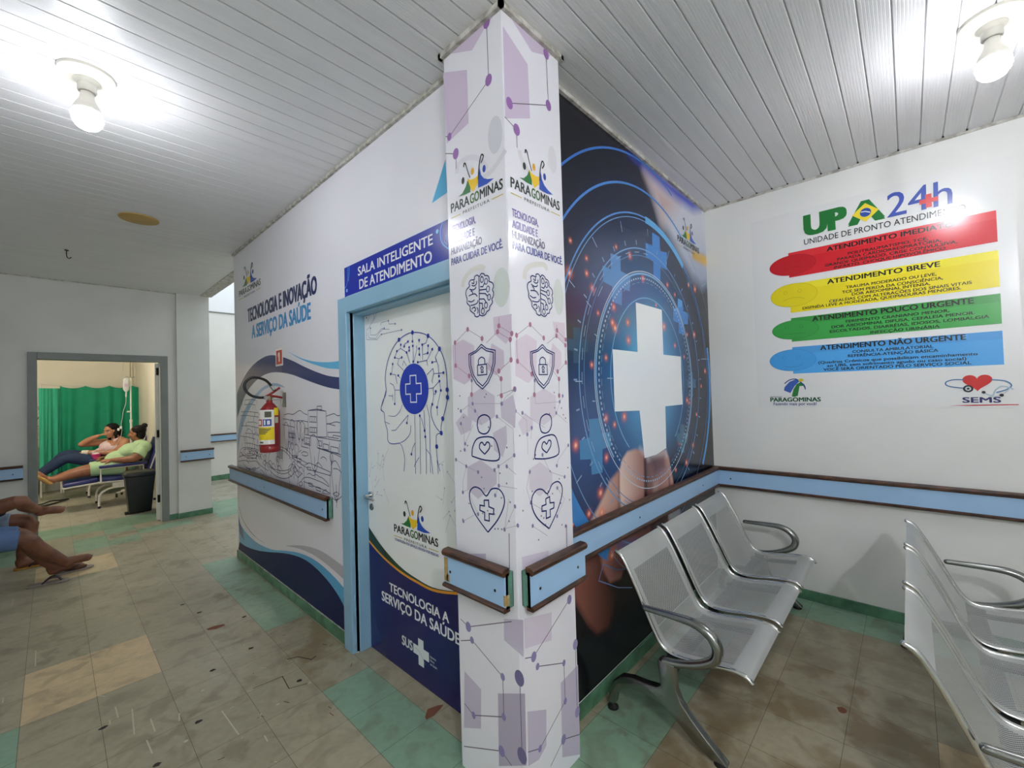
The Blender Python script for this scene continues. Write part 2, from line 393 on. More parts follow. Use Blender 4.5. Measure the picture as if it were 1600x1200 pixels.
# ---------------------------------------------------------------- printed artwork
fA = lambda a,z,o: (XA-.0006-o, a, z)
fB = lambda a,z,o: (a, YB-.0010-o, z)
fC = lambda a,z,o: (XC-.0030-o, a, z)
fD = lambda a,z,o: (.1825-o, a, z)
fL = lambda a,z,o: (-.0005-o, a, z)
fR = lambda a,z,o: (a, -.0005-o, z)
NAVY='1f2b5c'; DK='17244e'; SKY='55aede'
def logo(A, u0, u1, z, k=None, l=3, pref=True, boldc=('26302c','3d6b2c')):
    """town hall emblem: three cheering figures over the town's name"""
    s = (u1-u0); h = abs(s)*(k or .095)   # cap height of the name
    X = lambda t: u0+s*t
    A.text('PARA', X(0), X(.385), z, h, boldc[0], .03, l); A.text('GO', X(.395), X(.575), z, h, boldc[1], .03, l); A.text('MINAS', X(.585), X(1), z, h, boldc[0], .03, l)
    Y = lambda t: z+h*1.25+h*t
    pol = lambda pts: [(X(a),Y(c)) for a,c in pts]
    A.poly(pol([(.17,.15),(.25,.3),(.32,.8),(.37,1.55),(.42,.95),(.41,.25),(.41,.0),(.3,.02)]), '2f7a3e', l)
    A.poly(pol([(.36,1.5),(.43,1.25),(.5,1.2),(.56,1.3),(.555,.5),(.46,-.15),(.42,.3)]), 'efc62c', l+1)
    A.poly(pol([(.56,0),(.57,1.0),(.6,2.0),(.62,1.2),(.67,.7),(.74,.4),(.85,.15),(.72,-.05)]), '2a51b8', l+2)
    A.stroke(pol([(.29,3.0),(.3,3.35),(.33,3.2),(.37,2.3),(.41,1.5)]), [abs(s)*.018]*9+[abs(s)*.012]*20, '1d1d1b', l+2, sm=4)
    A.stroke(pol([(.57,.9),(.59,2.2),(.635,3.2),(.675,2.95),(.63,2.4)]), abs(s)*.017, '1d1d1b', l+3, sm=4)
    A.disc((X(.27),Y(1.6)), abs(s)*.03, '2c3a34', l+1, h*.38); A.disc((X(.46),Y(2.05)), abs(s)*.03, 'e2a93a', l+1, h*.38); A.disc((X(.68),Y(1.65)), abs(s)*.03, '2f50a8', l+1, h*.38)
    if pref:
        A.text('PREFEITURA', X(.25), X(.76), z-h*.72, h*.33, '4a4a48', .015, l, space=1.3)
        A.rect(X(0), z-h*.62, X(.2), z-h*.52, 'c8b35a', l); A.rect(X(.8), z-h*.62, X(1), z-h*.52, 'c8b35a', l)
# --- mural beside the door
A = Art(fA)
A.rect(1.590,.083,YA,3.094,M_vinyl,0); A.rect(.378,2.236,1.590,3.094,M_vinyl,0)
up=[(3.931,1.672),(3.773,1.781),(3.563,1.881),(3.321,1.949),(3.057,1.984),(2.856,1.979),(2.635,1.945),(2.432,1.9),(2.215,1.842),(1.989,1.788),(1.783,1.749),(1.588,1.73)]
lo=[(3.934,1.426),(3.797,1.549),(3.635,1.663),(3.434,1.748),(3.203,1.806),(2.983,1.831),(2.75,1.827),(2.47,1.795),(2.22,1.747),(1.993,1.703),(1.787,1.669),(1.592,1.65)]
A.band([tuple(p)[:2] for p in catmull([(a,c,0) for a,c in up],4)],[tuple(p)[:2] for p in catmull([(a,c,0) for a,c in lo],4)],'27376f',1)
up=[(2.528,1.981),(2.272,1.911),(2.04,1.868),(1.829,1.847),(1.682,1.842),(1.588,1.845)]; lo=[(2.528,1.979),(2.273,1.901),(2.041,1.847),(1.831,1.807),(1.685,1.792),(1.59,1.787)]
A.band([tuple(p)[:2] for p in catmull([(a,c,0) for a,c in up],5)],[tuple(p)[:2] for p in catmull([(a,c,0) for a,c in lo],5)],'62b8e4',1)
up=[(2.603,1.696),(2.733,1.729),(2.871,1.74),(3.018,1.732),(3.174,1.705),(3.409,1.635),(3.628,1.541),(3.827,1.399),(3.922,1.253),(3.935,1.181)]; lo=[(2.603,1.694),(2.734,1.708),(2.872,1.714),(3.019,1.704),(3.159,1.676),(3.342,1.606),(3.52,1.518),(3.712,1.379),(3.856,1.221),(3.925,1.062)]
A.band([tuple(p)[:2] for p in catmull([(a,c,0) for a,c in up],4)],[tuple(p)[:2] for p in catmull([(a,c,0) for a,c in lo],4)],'9db8dc',1)
top=[(3.95,0.38),(3.777,0.317),(3.526,0.282),(3.293,0.277),(2.974,0.303),(2.687,0.359),(2.388,0.411),(2.123,0.429),(1.919,0.416),(1.733,0.383),(1.591,0.344)]
mid=[(3.92,0.167),(3.753,0.163),(3.532,0.183),(3.268,0.222),(2.975,0.28),(2.688,0.338),(2.43,0.376),(2.197,0.387),(1.955,0.357),(1.738,0.294),(1.584,0.204)]
cm=lambda q,n=4: [tuple(p)[:2] for p in catmull([(a,c,0) for a,c in q],n)]
A.band(cm(top),cm(mid),'54a9d8',2)
A.poly(cm(mid)+[(1.592,.084),(YA-.001,.084)],mat('ink_navy_matt','1a2450',.45,spec=.15),3)
A.band(cm([(2.64,0.41),(2.306,0.484),(2.014,0.518),(1.788,0.511),(1.579,0.49)]),cm([(2.64,0.407),(2.386,0.444),(2.121,0.46),(1.854,0.444),(1.583,0.405)]),'b9b6be',1)
A.stroke([(3.928,0.518),(3.786,0.404),(3.596,0.345),(3.405,0.318),(3.181,0.314)],[.012]*12+[.004]*9,'a9a7b4',1,sm=4)
A.band(cm([(3.947,0.432),(3.896,0.359),(3.81,0.315)]),cm([(3.928,0.271),(3.862,0.234),(3.77,0.207)]),'3c5c8c',3)
A.text('TECNOLOGIA E INOVAÇÃO',3.54,1.953,2.352,.124,'242f63',.055,3); A.text('A SERVIÇO DA SAÚDE',3.425,2.067,2.183,.118,'3f93cc',.055,3)
logo(A,3.805,3.151,2.645,.085)
# line drawing of the town
lw=.0052; INK='565c7c'
def ln(pts,wd=lw,c=INK,l=4,sm=0,cl=False): A.stroke(pts,wd,c,l,cl,sm)
for q in ([(2.635,1.472),(2.538,1.483),(2.44,1.479),(2.356,1.501),(2.294,1.51),(2.232,1.49),(2.163,1.479)], [(1.849,1.473),(1.775,1.486),(1.721,1.493),(1.67,1.48),(1.594,1.49)], [(2.655,1.44),(2.54,1.436),(2.419,1.427),(2.291,1.434),(2.149,1.427)], [(1.842,1.419),(1.778,1.426),(1.689,1.439),(1.597,1.427)], [(2.67,1.392),(2.542,1.386),(2.421,1.378)], [(1.832,1.425),(1.742,1.415),(1.708,1.412)]): ln(q,sm=3)
for q in ([(2.151,1.511),(2.16,1.329),(2,1.324),(1.991,1.515),(2.151,1.511)], [(1.991,1.515),(1.847,1.509),(1.842,1.33),(2,1.324)], [(1.995,1.542),(1.996,1.521),(1.918,1.519),(1.917,1.544),(1.995,1.542)], [(2.151,1.511),(2.102,1.516),(1.99,1.523),(1.847,1.509)],
  [(2.126,1.468),(2.128,1.428),(2.009,1.427),(2.007,1.468),(2.126,1.468)], [(2.13,1.388),(2.131,1.352),(2.008,1.353),(2.007,1.39),(2.13,1.388)], [(2.097,1.467),(2.098,1.428)], [(2.066,1.468),(2.067,1.428)], [(2.035,1.467),(2.037,1.427)], [(2.1,1.388),(2.102,1.352)], [(2.069,1.388),(2.071,1.352)], [(2.039,1.389),(2.041,1.352)],
  [(2.226,1.396),(2.233,1.259),(2.115,1.256),(2.112,1.318)], [(2.286,1.31),(2.285,1.238),(2.158,1.233)], [(2.211,1.379),(2.151,1.377),(2.154,1.329),(2.214,1.331),(2.211,1.379)], [(2.215,1.309),(2.134,1.307),(2.136,1.265),(2.217,1.267),(2.215,1.309)], [(2.181,1.378),(2.184,1.329)], [(2.185,1.308),(2.187,1.266)],
  [(2,1.322),(1.594,1.313)], [(2,1.311),(2.003,1.248),(1.598,1.221)], [(1.913,1.307),(1.916,1.241)], [(1.802,1.301),(1.805,1.233)], [(1.653,1.298),(1.656,1.221)], [(1.981,1.299),(1.929,1.297),(1.93,1.261),(1.983,1.264),(1.981,1.299)], [(1.899,1.281),(1.817,1.278),(1.819,1.242),(1.901,1.245),(1.899,1.281)], [(1.785,1.27),(1.671,1.266),(1.673,1.231),(1.787,1.234),(1.785,1.27)], [(1.826,1.364),(1.658,1.37),(1.6,1.366)], [(1.826,1.364),(1.827,1.332),(1.66,1.329)], [(1.746,1.348),(1.601,1.343),(1.602,1.32)], [(1.746,1.348),(1.747,1.328)],
  [(2.229,1.101),(2.153,1.126),(1.793,1.094),(1.794,1.07),(2.145,1.075)], [(2.186,1.092),(2.123,1.092),(2.124,1.073),(2.187,1.072),(2.186,1.092)], [(2.247,1.108),(2.249,0.914)], [(1.801,1.086),(1.809,0.913)], [(1.784,1.207),(1.779,1.096)], [(2.375,0.988),(2.277,1.035)], [(2.36,1.419),(2.364,1.342)], [(2.48,1.156),(2.164,1.116)], [(2.48,1.156),(2.486,1.137),(2.307,1.103),(2.166,1.081)]): ln(q)
for q in ([(2.292,1.184),(2.246,1.201),(2.181,1.197),(2.171,1.18),(2.226,1.17),(2.281,1.175)], [(2.061,1.1),(1.999,1.14),(1.95,1.127),(1.922,1.11)], [(1.948,1.173),(1.909,1.189),(1.862,1.18),(1.854,1.165)], [(2.189,1.035),(2.146,1.049),(2.084,1.038),(2.033,1.052),(1.974,1.042),(1.926,1.039),(1.852,1.016),(1.82,0.995)], [(2.302,0.974),(2.256,1.002),(2.169,1.016),(2.045,1.013),(1.927,1.006),(1.825,0.991)], [(2.258,0.975),(2.15,0.971),(2.047,0.962),(1.91,0.959),(1.8,0.946)], [(1.756,1.122),(1.686,1.125),(1.612,1.098)], [(1.652,1.31),(1.626,1.342),(1.64,1.388),(1.601,1.343),(1.593,1.397)], [(1.787,0.928),(1.713,0.915),(1.61,0.969)], [(2.358,0.945),(2.314,0.968),(2.276,0.955),(2.315,0.934),(2.358,0.945)], [(2.337,1.19),(2.291,1.21)], [(1.994,1.244),(1.751,1.225),(1.615,1.205)],[(3.302,1.119),(3.355,1.061),(3.243,1.006),(3.027,0.975)]): ln(q,sm=3)
for q in ([(2.171,0.977),(2.097,0.977),(2.088,0.957),(2.161,0.956),(2.171,0.977)], [(2.037,0.964),(1.964,0.965),(1.959,0.94),(2.032,0.942),(2.037,0.964)], [(1.93,0.944),(1.873,0.966),(1.828,0.938),(1.94,0.935)], [(1.764,0.951),(1.711,0.972),(1.668,0.962),(1.712,0.94),(1.764,0.951)], [(2.444,1.159),(2.373,1.158),(2.374,1.142),(2.445,1.141),(2.444,1.159)], [(2.374,1.142),(2.294,1.14),(2.306,1.116),(2.375,1.119),(2.374,1.142)], [(3.661,0.939),(3.534,0.946),(3.552,0.927),(3.662,0.921),(3.661,0.939)], [(3.48,0.953),(3.376,0.972),(3.385,0.944),(3.464,0.936)]): ln(q)
def tree(c, w, h, stem=.5):
    x,z = c; ln([(x+w*math.cos(t)*(.85+.15*math.sin(3*t)), z+h*(math.sin(t)+.12*math.sin(2*t+1))) for t in [i*PI/9 for i in range(18)]],cl=True)
    ln([(x,z-h*.3),(x,z-h*(1+stem))]); ln([(x-w*.3,z-h*1.0),(x,z-h*1.25),(x+w*.3,z-h*.98)])
for c,w_,h_ in (([(2.051,1.219)],.10,.13),([(1.714,1.06)],.075,.13),([(2.383,1.203)],.045,.05),([(2.584,1.314)],.06,.11),([(2.261,1.364)],.055,.07),([(2.457,1.375)],.05,.07),([(2.461,0.96)],.11,.14),([(3.034,0.964)],.09,.09),([(3.536,1.226)],.13,.11),([(3.33,1.215)],.10,.09),([(2.328,1.366)],.05,.07)): tree(c[0],w_,h_)
for cc,rx,rz in (([(2.753,1.077)],.34,.13),([(2.752,1.084)],.27,.10),([(3.579,1.093)],.26,.05),([(3.579,1.099)],.17,.03)):
    cc=cc[0]; ln([(cc[0]+rx*math.cos(t),cc[1]+rz*math.sin(t)) for t in [i*PI/16 for i in range(32)]],cl=True)
ln([(3.053,1.05),(3.025,1.017),(2.881,1.005),(2.689,1.012),(2.535,1.04),(2.489,1.077)],sm=3)
for q in ([(3.93,0.978),(3.732,1.007),(3.548,1.012),(3.373,1.032),(3.275,1.003),(3.293,0.975),(3.552,0.938),(3.716,0.962),(3.771,0.998)], [(3.907,1.022),(3.729,1.059),(3.51,1.054),(3.338,1.057)], [(3.245,0.964),(3.181,0.959),(3.145,0.942),(3.199,0.921),(3.24,0.941)]): ln(q,sm=3)
fa=[(2.81,1.177),(2.814,1.106),(2.685,1.107),(2.681,1.186)]; A.poly(fa,'b4b6c2',3)
for q in ([(2.809,1.205),(2.815,1.086)], [(2.743,1.209),(2.75,1.082)], [(2.679,1.213),(2.691,1.092)]): ln(q)
rw=random.Random(5)
for k in range(11):
    z0=1.60-.052*k+rw.uniform(-.01,.01); a0=3.85-rw.uniform(0,.25); a1=3.27+rw.uniform(-.05,.1)
    ln([(a0,z0),(a0-.2,z0+.006),(a1,z0-.004)])
    for _ in range(5):
        a=rw.uniform(3.3,3.8); ln([(a,z0),(a,z0-.045)])
for k in range(16):
    a=rw.uniform(2.2,3.8); z0=rw.uniform(1.0,1.1); ln([(a,z0),(a+.05,z0+.03),(a+.1,z0),(a+.03,z0-.02)],sm=3)
for k in range(7):
    q=[(2.545,1.325)]; a=q[0][0]-k*.025; ln([(a,q[0][1]+.02),(a,q[0][1]-.09)])
q=[(2.545,1.33),(2.412,1.326),(2.413,1.294),(2.534,1.296),(2.545,1.33)]; ln(q)
for q in ([(2.53,1.232)], [(2.472,1.226)], [(2.448,1.081)], [(2.799,1.068)], [(3.113,1.081)], [(1.776,1.195)], [(1.609,1.159)]):
    c=q[0]; ln([(c[0]+.022*math.cos(t),c[1]+.03*math.sin(t)) for t in [i*PI/5 for i in range(10)]],.006,cl=True); ln([(c[0],c[1]-.03),(c[0],c[1]-.11)],.006)
A.poly([(0.477,2.728),(0.592,2.552),(0.47,2.564)],'4fb0dc',2)
tag(A.build('wall_mural',loc=(XA,2.8,0)),'white wall mural with navy waves, town line drawing and TECNOLOGIA E INOVAÇÃO','mural')
# --- sign over the door
b = MB(); b.box((.0855,.46,2.236),(XA-.0005,1.52,2.43)); sign = b.build('door_sign', pm('1d2fa6'), loc=(XA,1,2.236)); tag(sign,'dark blue SALA INTELIGENTE DE ATENDIMENTO sign above the blue door frame','sign')
S = Art(lambda a,z,o:(.0853-o,a,z))
S.text('SALA INTELIGENTE',1.34,.582,2.343,.052,'e8ecf4',.03,2); S.text('DE ATENDIMENTO',1.327,.592,2.259,.056,'e8ecf4',.03,2)
for a0,a1,c in ((.0,.0,1),):
    S.stroke([(1.517,2.30),(1.495,2.31),(1.478,2.345),(1.473,2.43)],.006,'4f8ee8',1,sm=4); S.stroke([(1.452,2.43),(1.455,2.385),(1.465,2.335)],.008,'4f9af0',1,sm=4); S.disc((1.488,2.28),.011,'7fc4f8',2)
    S.stroke([(.50,2.43),(.52,2.39),(.515,2.34),(.49,2.31),(.462,2.29)],.008,'4f9af0',1,sm=4); S.stroke([(.48,2.36),(.49,2.33),(.47,2.31)],.006,'4f8ee8',1); S.disc((.545,2.395),.011,'7fc4f8',2)
S.rect(1.49,2.236,1.24,2.243,'dfe3ee',1)
S.build('sign_lettering', sign)
# --- film on the door leaf
D = Art(fD)
sw = cm([(1.459,.766),(1.302,.677),(1.115,.607),(.943,.579),(.749,.576),(.44,.645)],6)
sw2= cm([(1.459,.683),(1.302,.624),(1.115,.582),(.943,.567),(.749,.570),(.44,.645)],6); sw3=[(a,c-.014) for a,c in sw2]
D.band(sw,sw2,'27452f',1); D.band(sw2,sw3,'e0952c',1); D.poly(sw3+[(.44,.006),(1.459,.006)],'141a5e',1)
D.text('TECNOLOGIA A',1.226,.656,.427,.05,'e6eaf2',.035,3); D.text('SERVIÇO DA SAÚDE',1.316,.572,.346,.056,'e6eaf2',.035,3)
D.text('SUS',1.10,.992,.158,.052,'dfe4ea',.035,3); D.rect(.985,.155,.838,.207,'dfe4ea',3); D.rect(.936,.107,.886,.252,'dfe4ea',4); D.stroke([(.965,.19),(.92,.18),(.87,.13)],.002,'6a7890',5)
for k,tx in enumerate(('Sistema','Único','de Saúde')): D.text(tx,.828,.828-.012*len(tx)*.62,.187-.02*k,.011,'cdd3e2',.01,3)
logo(D,1.157,.731,.798,.1); D.text('CONSTRUÍDA POR SERVIÇO, MOVIDA POR PESSOAS',1.15,.73,.746,.014,'3a4f9c',.02,3)
# head in profile with circuit lines
CB='2b3f9e'
def hl(pts,wd=.004,sm=0,c=CB): D.stroke(pts,wd,c,3,sm=sm)
hl([(1.038,1.165),(1.028,1.238),(1.047,1.3),(1.075,1.325)],.004,4); hl([(1.072,1.325),(1.157,1.315),(1.203,1.332),(1.205,1.39),(1.23,1.44),(1.236,1.482),(1.243,1.503),(1.275,1.52),(1.248,1.575),(1.21,1.625),(1.218,1.709),(1.194,1.792),(1.165,1.839),(1.117,1.89),(1.056,1.927),(0.983,1.949),(0.918,1.953),(0.841,1.942),(0.773,1.918),(0.719,1.882),(0.677,1.839),(0.643,1.784),(0.625,1.712),(0.622,1.626),(0.621,1.585),(0.64,1.527),(0.665,1.475),(0.681,1.432),(0.68,1.4)],.005,4)
hl([(1.213,1.633),(1.248,1.566),(1.274,1.524),(1.238,1.5)],.004,3); hl([(0.682,1.4),(0.726,1.431),(0.76,1.482),(0.764,1.526),(0.751,1.552)],.005,3); hl([(0.678,1.4),(0.722,1.387),(0.724,1.329),(0.721,1.263),(0.7,1.2)],.004,3); hl([(0.957,1.431),(0.966,1.384),(1.016,1.346),(1.067,1.327)],.004,3); hl([(1.23,1.444),(1.175,1.433)],.003); hl([(1.188,1.482),(1.112,1.482),(1.059,1.517),(1.039,1.549)],.003,3)
for q in ([(0.918,1.953),(0.92,1.903)], [(0.917,1.879),(0.917,1.789)], [(0.884,1.876),(0.878,1.856),(0.911,1.789)], [(0.856,1.908),(0.854,1.892)], [(0.858,1.858),(0.857,1.824)], [(0.773,1.918),(0.793,1.882),(0.829,1.876),(0.829,1.791)], [(0.775,1.865),(0.78,1.826),(0.821,1.822)], [(0.739,1.843),(0.787,1.788),(0.874,1.783)], [(0.677,1.839),(0.716,1.797),(0.705,1.775),(0.742,1.773)], [(0.954,1.875),(0.955,1.851)], [(0.964,1.907),(1,1.895),(1.003,1.883)], [(1.038,1.895),(1.043,1.875),(0.98,1.846),(0.949,1.78)], [(1.043,1.875),(1.081,1.862),(1.105,1.827),(1.061,1.816),(1.031,1.822)], [(1.065,1.812),(1.077,1.785),(1.013,1.744)], [(1.129,1.79),(1.142,1.739),(1.154,1.732),(1.102,1.725),(1.086,1.671)], [(1.072,1.719),(1.051,1.702)], [(1.026,1.773),(1.011,1.8),(0.984,1.77)], [(1.164,1.678),(1.127,1.664),(1.113,1.635),(1.061,1.634)], [(1.113,1.635),(1.117,1.553)], [(1.137,1.611),(1.138,1.574)], [(1.183,1.603),(1.137,1.599)], [(0.794,1.709),(0.737,1.74),(0.732,1.717)], [(0.649,1.713),(0.732,1.712),(0.75,1.674),(0.743,1.663)], [(0.781,1.634),(0.739,1.637),(0.684,1.671),(0.674,1.624),(0.71,1.534),(0.709,1.49)], [(0.739,1.637),(0.737,1.596),(0.751,1.552)], [(0.72,1.618),(0.721,1.605),(0.737,1.603)], [(0.711,1.793),(0.691,1.752),(0.687,1.697)], [(0.791,1.788),(0.783,1.758)], [(0.979,1.49),(1.048,1.444),(1.116,1.398),(1.161,1.394)], [(0.979,1.49),(0.995,1.446)], [(0.916,1.491),(0.918,1.336),(0.942,1.307),(0.957,1.271)], [(0.918,1.336),(0.921,1.162)], [(0.867,1.487),(0.875,1.167)], [(0.861,1.48),(0.849,1.465),(0.826,1.405)], [(0.827,1.518),(0.821,1.375),(0.817,1.308),(0.775,1.277)], [(0.817,1.308),(0.82,1.173)], [(0.801,1.548),(0.779,1.481),(0.783,1.184)], [(0.775,1.274),(0.761,1.179)], [(0.884,1.257),(0.925,1.215),(0.933,1.199)],[(0.721,1.256),(0.715,1.184)]): hl(q,.0035)
for q in [(0.92,1.903),(0.917,1.878),(0.917,1.789),(0.856,1.904),(0.858,1.857),(0.857,1.824),(0.775,1.865),(0.78,1.826),(0.739,1.843),(0.829,1.876),(0.742,1.773),(0.874,1.783),(0.954,1.873),(0.955,1.855),(0.964,1.907),(1.003,1.883),(1.038,1.896),(1.081,1.862),(0.98,1.846),(1.031,1.822),(1.105,1.826),(1.129,1.79),(1.154,1.732),(1.072,1.719),(1.117,1.553),(0.687,1.697),(0.649,1.713),(0.684,1.671),(0.674,1.622),(0.718,1.618),(0.751,1.55),(0.71,1.534),(0.957,1.269),(0.867,1.487),(0.826,1.407),(0.821,1.374),(0.995,1.444)]: D.disc(q,.008,CB,4,n=10)
for q in [(0.918,1.953),(0.773,1.918),(0.677,1.839),(1.056,1.927),(0.622,1.624),(0.621,1.585),(0.68,1.4),(0.722,1.327),(0.665,1.475)]: D.disc(q,.013,CB,4,n=12)
D.disc((.92,1.637),.139,'2540b8',4,.142,n=40)
def plus(A,c,w,t,m,l,wd=None,rz=1):
    a=t/2; b_=w/2; P=[(-a,b_),(a,b_),(a,a),(b_,a),(b_,-a),(a,-a),(a,-b_),(-a,-b_),(-a,-a),(-b_,-a),(-b_,a),(-a,a)]
    P=[(c[0]+p[0],c[1]+p[1]*rz) for p in P]
    if wd: A.stroke(P,wd,m,l,closed=True)
    else: A.poly(P,m,l)
plus(D,(.923,1.637),.15,.058,'dfe6f4',5,.007)
for q in ([(1.337,2.131),(1.333,2.094),(1.383,2.05),(1.428,2.026)], [(1.384,2.035),(1.38,1.991),(1.316,1.984),(1.287,1.995),(1.246,2.015),(1.214,2.014)], [(1.414,2.01),(1.401,1.976),(1.316,1.962),(1.274,1.993),(1.233,2.01),(1.155,2)], [(1.434,2.019),(1.431,1.967),(1.303,1.954),(1.255,1.981),(1.02,1.981)], [(1.258,2.038),(1.244,2.053),(1.165,2.053),(1.161,2.033),(1.091,2.026)], [(1.374,2.136),(1.411,2.083)], [(1.295,2.125),(1.34,2.073)]): D.stroke(q,.003,'8d93b0',3)
for q in [(1.165,2.053),(1.091,2.025),(1.214,2.014),(1.025,1.981),(1.247,1.98),(1.378,2.035),(1.424,2.107)]: D.disc(q,.006,'5a6390',4,n=8)
rw=random.Random(9)
for k in range(26):
    a=rw.choice((rw.uniform(1.25,1.44),rw.uniform(.58,.72))); z0=rw.uniform(.95,1.25); a2=a+rw.uniform(-.08,.08); z2=z0+rw.uniform(-.1,.1)
    D.stroke([(a,z0),(max(.575,min(1.455,a2)),z2)],.0025,'c3c6cc',2); D.disc((a,z0),.005,'b9bcc8',3,n=8)
D.build('printed_film', leaf)

# scuffs, chips and a missing corner in the floor tiles
G = Art(lambda a,c,o:(a,c,.0003+o*.2))
rw=random.Random(12)
def chip(c,w_,h_,m_): 
    ph=rw.uniform(0,3); G.poly([(c[0]+w_*math.cos(t)*(.7+.4*rw.random()),c[1]+h_*math.sin(t)*(.7+.4*rw.random())) for t in [i*PI/5 for i in range(10)]],m_,1)
CHIP=mat('chip_dark','2c2620',.8); SCUFF=mat('scuff_pale','c2bca6',.7); RUST=mat('chip_brown','7a4a34',.8)
for c in [(-0.503,3.155),(-0.333,2.057),(-0.555,1.982),(-0.251,1.482),(-0.708,1.55),(-0.239,2.547),(-0.444,2.895),(-1.034,1.869),(-0.89,1.383)]: chip(c,.018,.014,CHIP)
for c in [(-0.637,1.814),(-0.221,1.418),(-0.399,1.373),(-0.776,1.446),(-0.754,2.527)]: chip(c,.010,.009,SCUFF)
for q in ([(-0.978,2.024),(-0.976,1.902)],[(-0.866,1.763),(-0.864,1.636)],[(-0.9,1.599),(-0.894,1.477)],[(-0.609,1.546),(-0.597,1.299)],[(-0.76,1.698),(-0.771,1.63)],[(-1.278,3.143),(-1.276,2.892)],[(-1.425,4.422),(-1.426,4.219)],[(-0.517,1.196),(-0.518,1.147)],[(-0.92,1.932),(-0.935,1.691)],[(-1.389,2.607),(-1.388,2.541)],[(-1.044,2.23),(-1.007,2.174)],[(-1.007,1.915),(-1.009,1.874)]): G.stroke(q,.006,SCUFF,1)
G.poly([(0.057,0.709),(0.097,0.742),(0.147,0.724),(0.17,0.705),(0.139,0.692),(0.092,0.682),(0.049,0.687)],RUST,1); G.poly([(-0.468,2.568),(-0.418,2.572),(-0.366,2.548),(-0.364,2.521),(-0.42,2.511),(-0.463,2.537)],RUST,1)
G.stroke([(-0.224,1.748),(-0.167,1.723),(-0.124,1.63),(-0.091,1.643)],.008,mat('crack','453c30',.8),1); G.stroke([(-0.446,1.612),(-0.3,1.599),(-0.314,1.457),(-0.221,1.418)],.005,mat('crack','453c30',.8),1)
chip([(1.421,-0.815)][0],.03,.02,RUST)
for k in range(22):
    c=(rw.uniform(-.7,.05),rw.uniform(.9,2.2)); a=rw.uniform(0,PI); l_=rw.uniform(.01,.04); G.stroke([c,(c[0]+l_*math.cos(a),c[1]+l_*math.sin(a))],.004,rw.choice((CHIP,SCUFF,RUST)),2)
G.build('floor_marks', floor)
# --- pillar wrap: the same icons on both faces
PLW = Art(fL); PRW = Art(fR)
LIL='cfc0d6'; LIL2='c6bdd2'; PUR='9a6fae'; PUR2='8f86b4'; INKP='26336e'
PLW.rect(.0045,0,.355,3.091,M_vinyl,0); PRW.rect(.0045,0,.367,3.091,M_vinyl,0)
for q,c in (([(0.332,3.102),(0.169,3.027),(0.089,3.075),(0.019,3.097),(0.144,3.118),(0.354,3.107)],LIL),([(0.362,3.037),(0.204,2.964),(0.203,2.736),(0.349,2.71)],LIL),([(0.325,0.413),(0.222,0.382),(0.229,0.219),(0.338,0.168)],LIL2),([(0.123,0.41),(-0.022,0.475),(-0.019,0.209),(0.129,0.124)],'b5adc2'),([(0.078,0.718),(-0.024,0.748),(-0.021,0.609),(0.08,0.635)],LIL2),([(0.344,0.908),(0.171,0.949),(0.168,0.859),(0.346,0.857)],LIL2),
   ([(0.277,1.832),(0.207,1.799),(0.208,1.671),(0.274,1.64),(0.346,1.667),(0.349,1.815)],'d3c4d6'),([(0.09,1.902),(-0.01,1.9),(-0.009,1.823),(0.023,1.788),(0.086,1.834)],'d3c4d6'),([(0.103,1.8),(0.036,1.763),(0.036,1.702),(0.083,1.669),(0.133,1.699)],'d3c4d6'),([(0.255,1.586),(0.167,1.625),(0.093,1.589),(0.096,1.506),(0.177,1.47),(0.258,1.498)],'cfc6d6'),([(0.064,1.56),(-0.006,1.592),(-0.018,1.541),(-0.011,1.466),(0.059,1.502)],'cfc6d6'),([(0.271,1.29),(0.186,1.328),(0.095,1.288),(0.097,1.239),(0.208,1.165),(0.275,1.196)],'cfc6d6'),([(0.34,1.475),(0.286,1.519),(0.232,1.488),(0.242,1.447),(0.306,1.424)],'cfc6d6'),([(0.11,1.442),(0.034,1.474),(0.033,1.408),(0.059,1.349),(0.106,1.374)],'cfc6d6')): PLW.poly(q,c,1)
for q,c in (([(0.007,3.03),(0.152,2.958),(0.157,2.733),(0.006,2.664)],LIL),([(0.051,3.095),(0.182,3.028),(0.3,3.076),(0.335,3.101)],LIL),([(0.032,0.38),(0.146,0.325),(0.139,0.186),(0.091,0.162),(0.028,0.178)],LIL2),([(0.246,0.379),(0.373,0.393),(0.368,0.008),(0.241,0.075)],LIL2),([(0.028,0.733),(0.199,0.69),(0.194,0.579),(0.029,0.619)],'d8cede'),([(0.026,0.968),(0.191,0.945),(0.189,0.898),(0.029,0.886)],'d8cede'),
   ([(0.094,1.832),(0.156,1.809),(0.149,1.671),(0.095,1.635),(0.02,1.665),(0.025,1.8)],'dccfdc'),([(0.266,1.899),(0.356,1.903),(0.354,1.803),(0.286,1.838)],'dccfdc'),([(0.261,1.807),(0.324,1.771),(0.32,1.712),(0.278,1.682),(0.233,1.72)],'dccfdc'),([(0.104,1.58),(0.192,1.613),(0.274,1.58),(0.27,1.496),(0.184,1.461),(0.1,1.497)],'d8d0dc'),([(0.083,1.294),(0.153,1.314),(0.232,1.262),(0.23,1.211),(0.146,1.176),(0.084,1.217)],'d8d0dc'),([(0.027,1.482),(0.071,1.518),(0.118,1.486),(0.113,1.447),(0.053,1.433)],'d8d0dc')): PRW.poly(q,c,1)
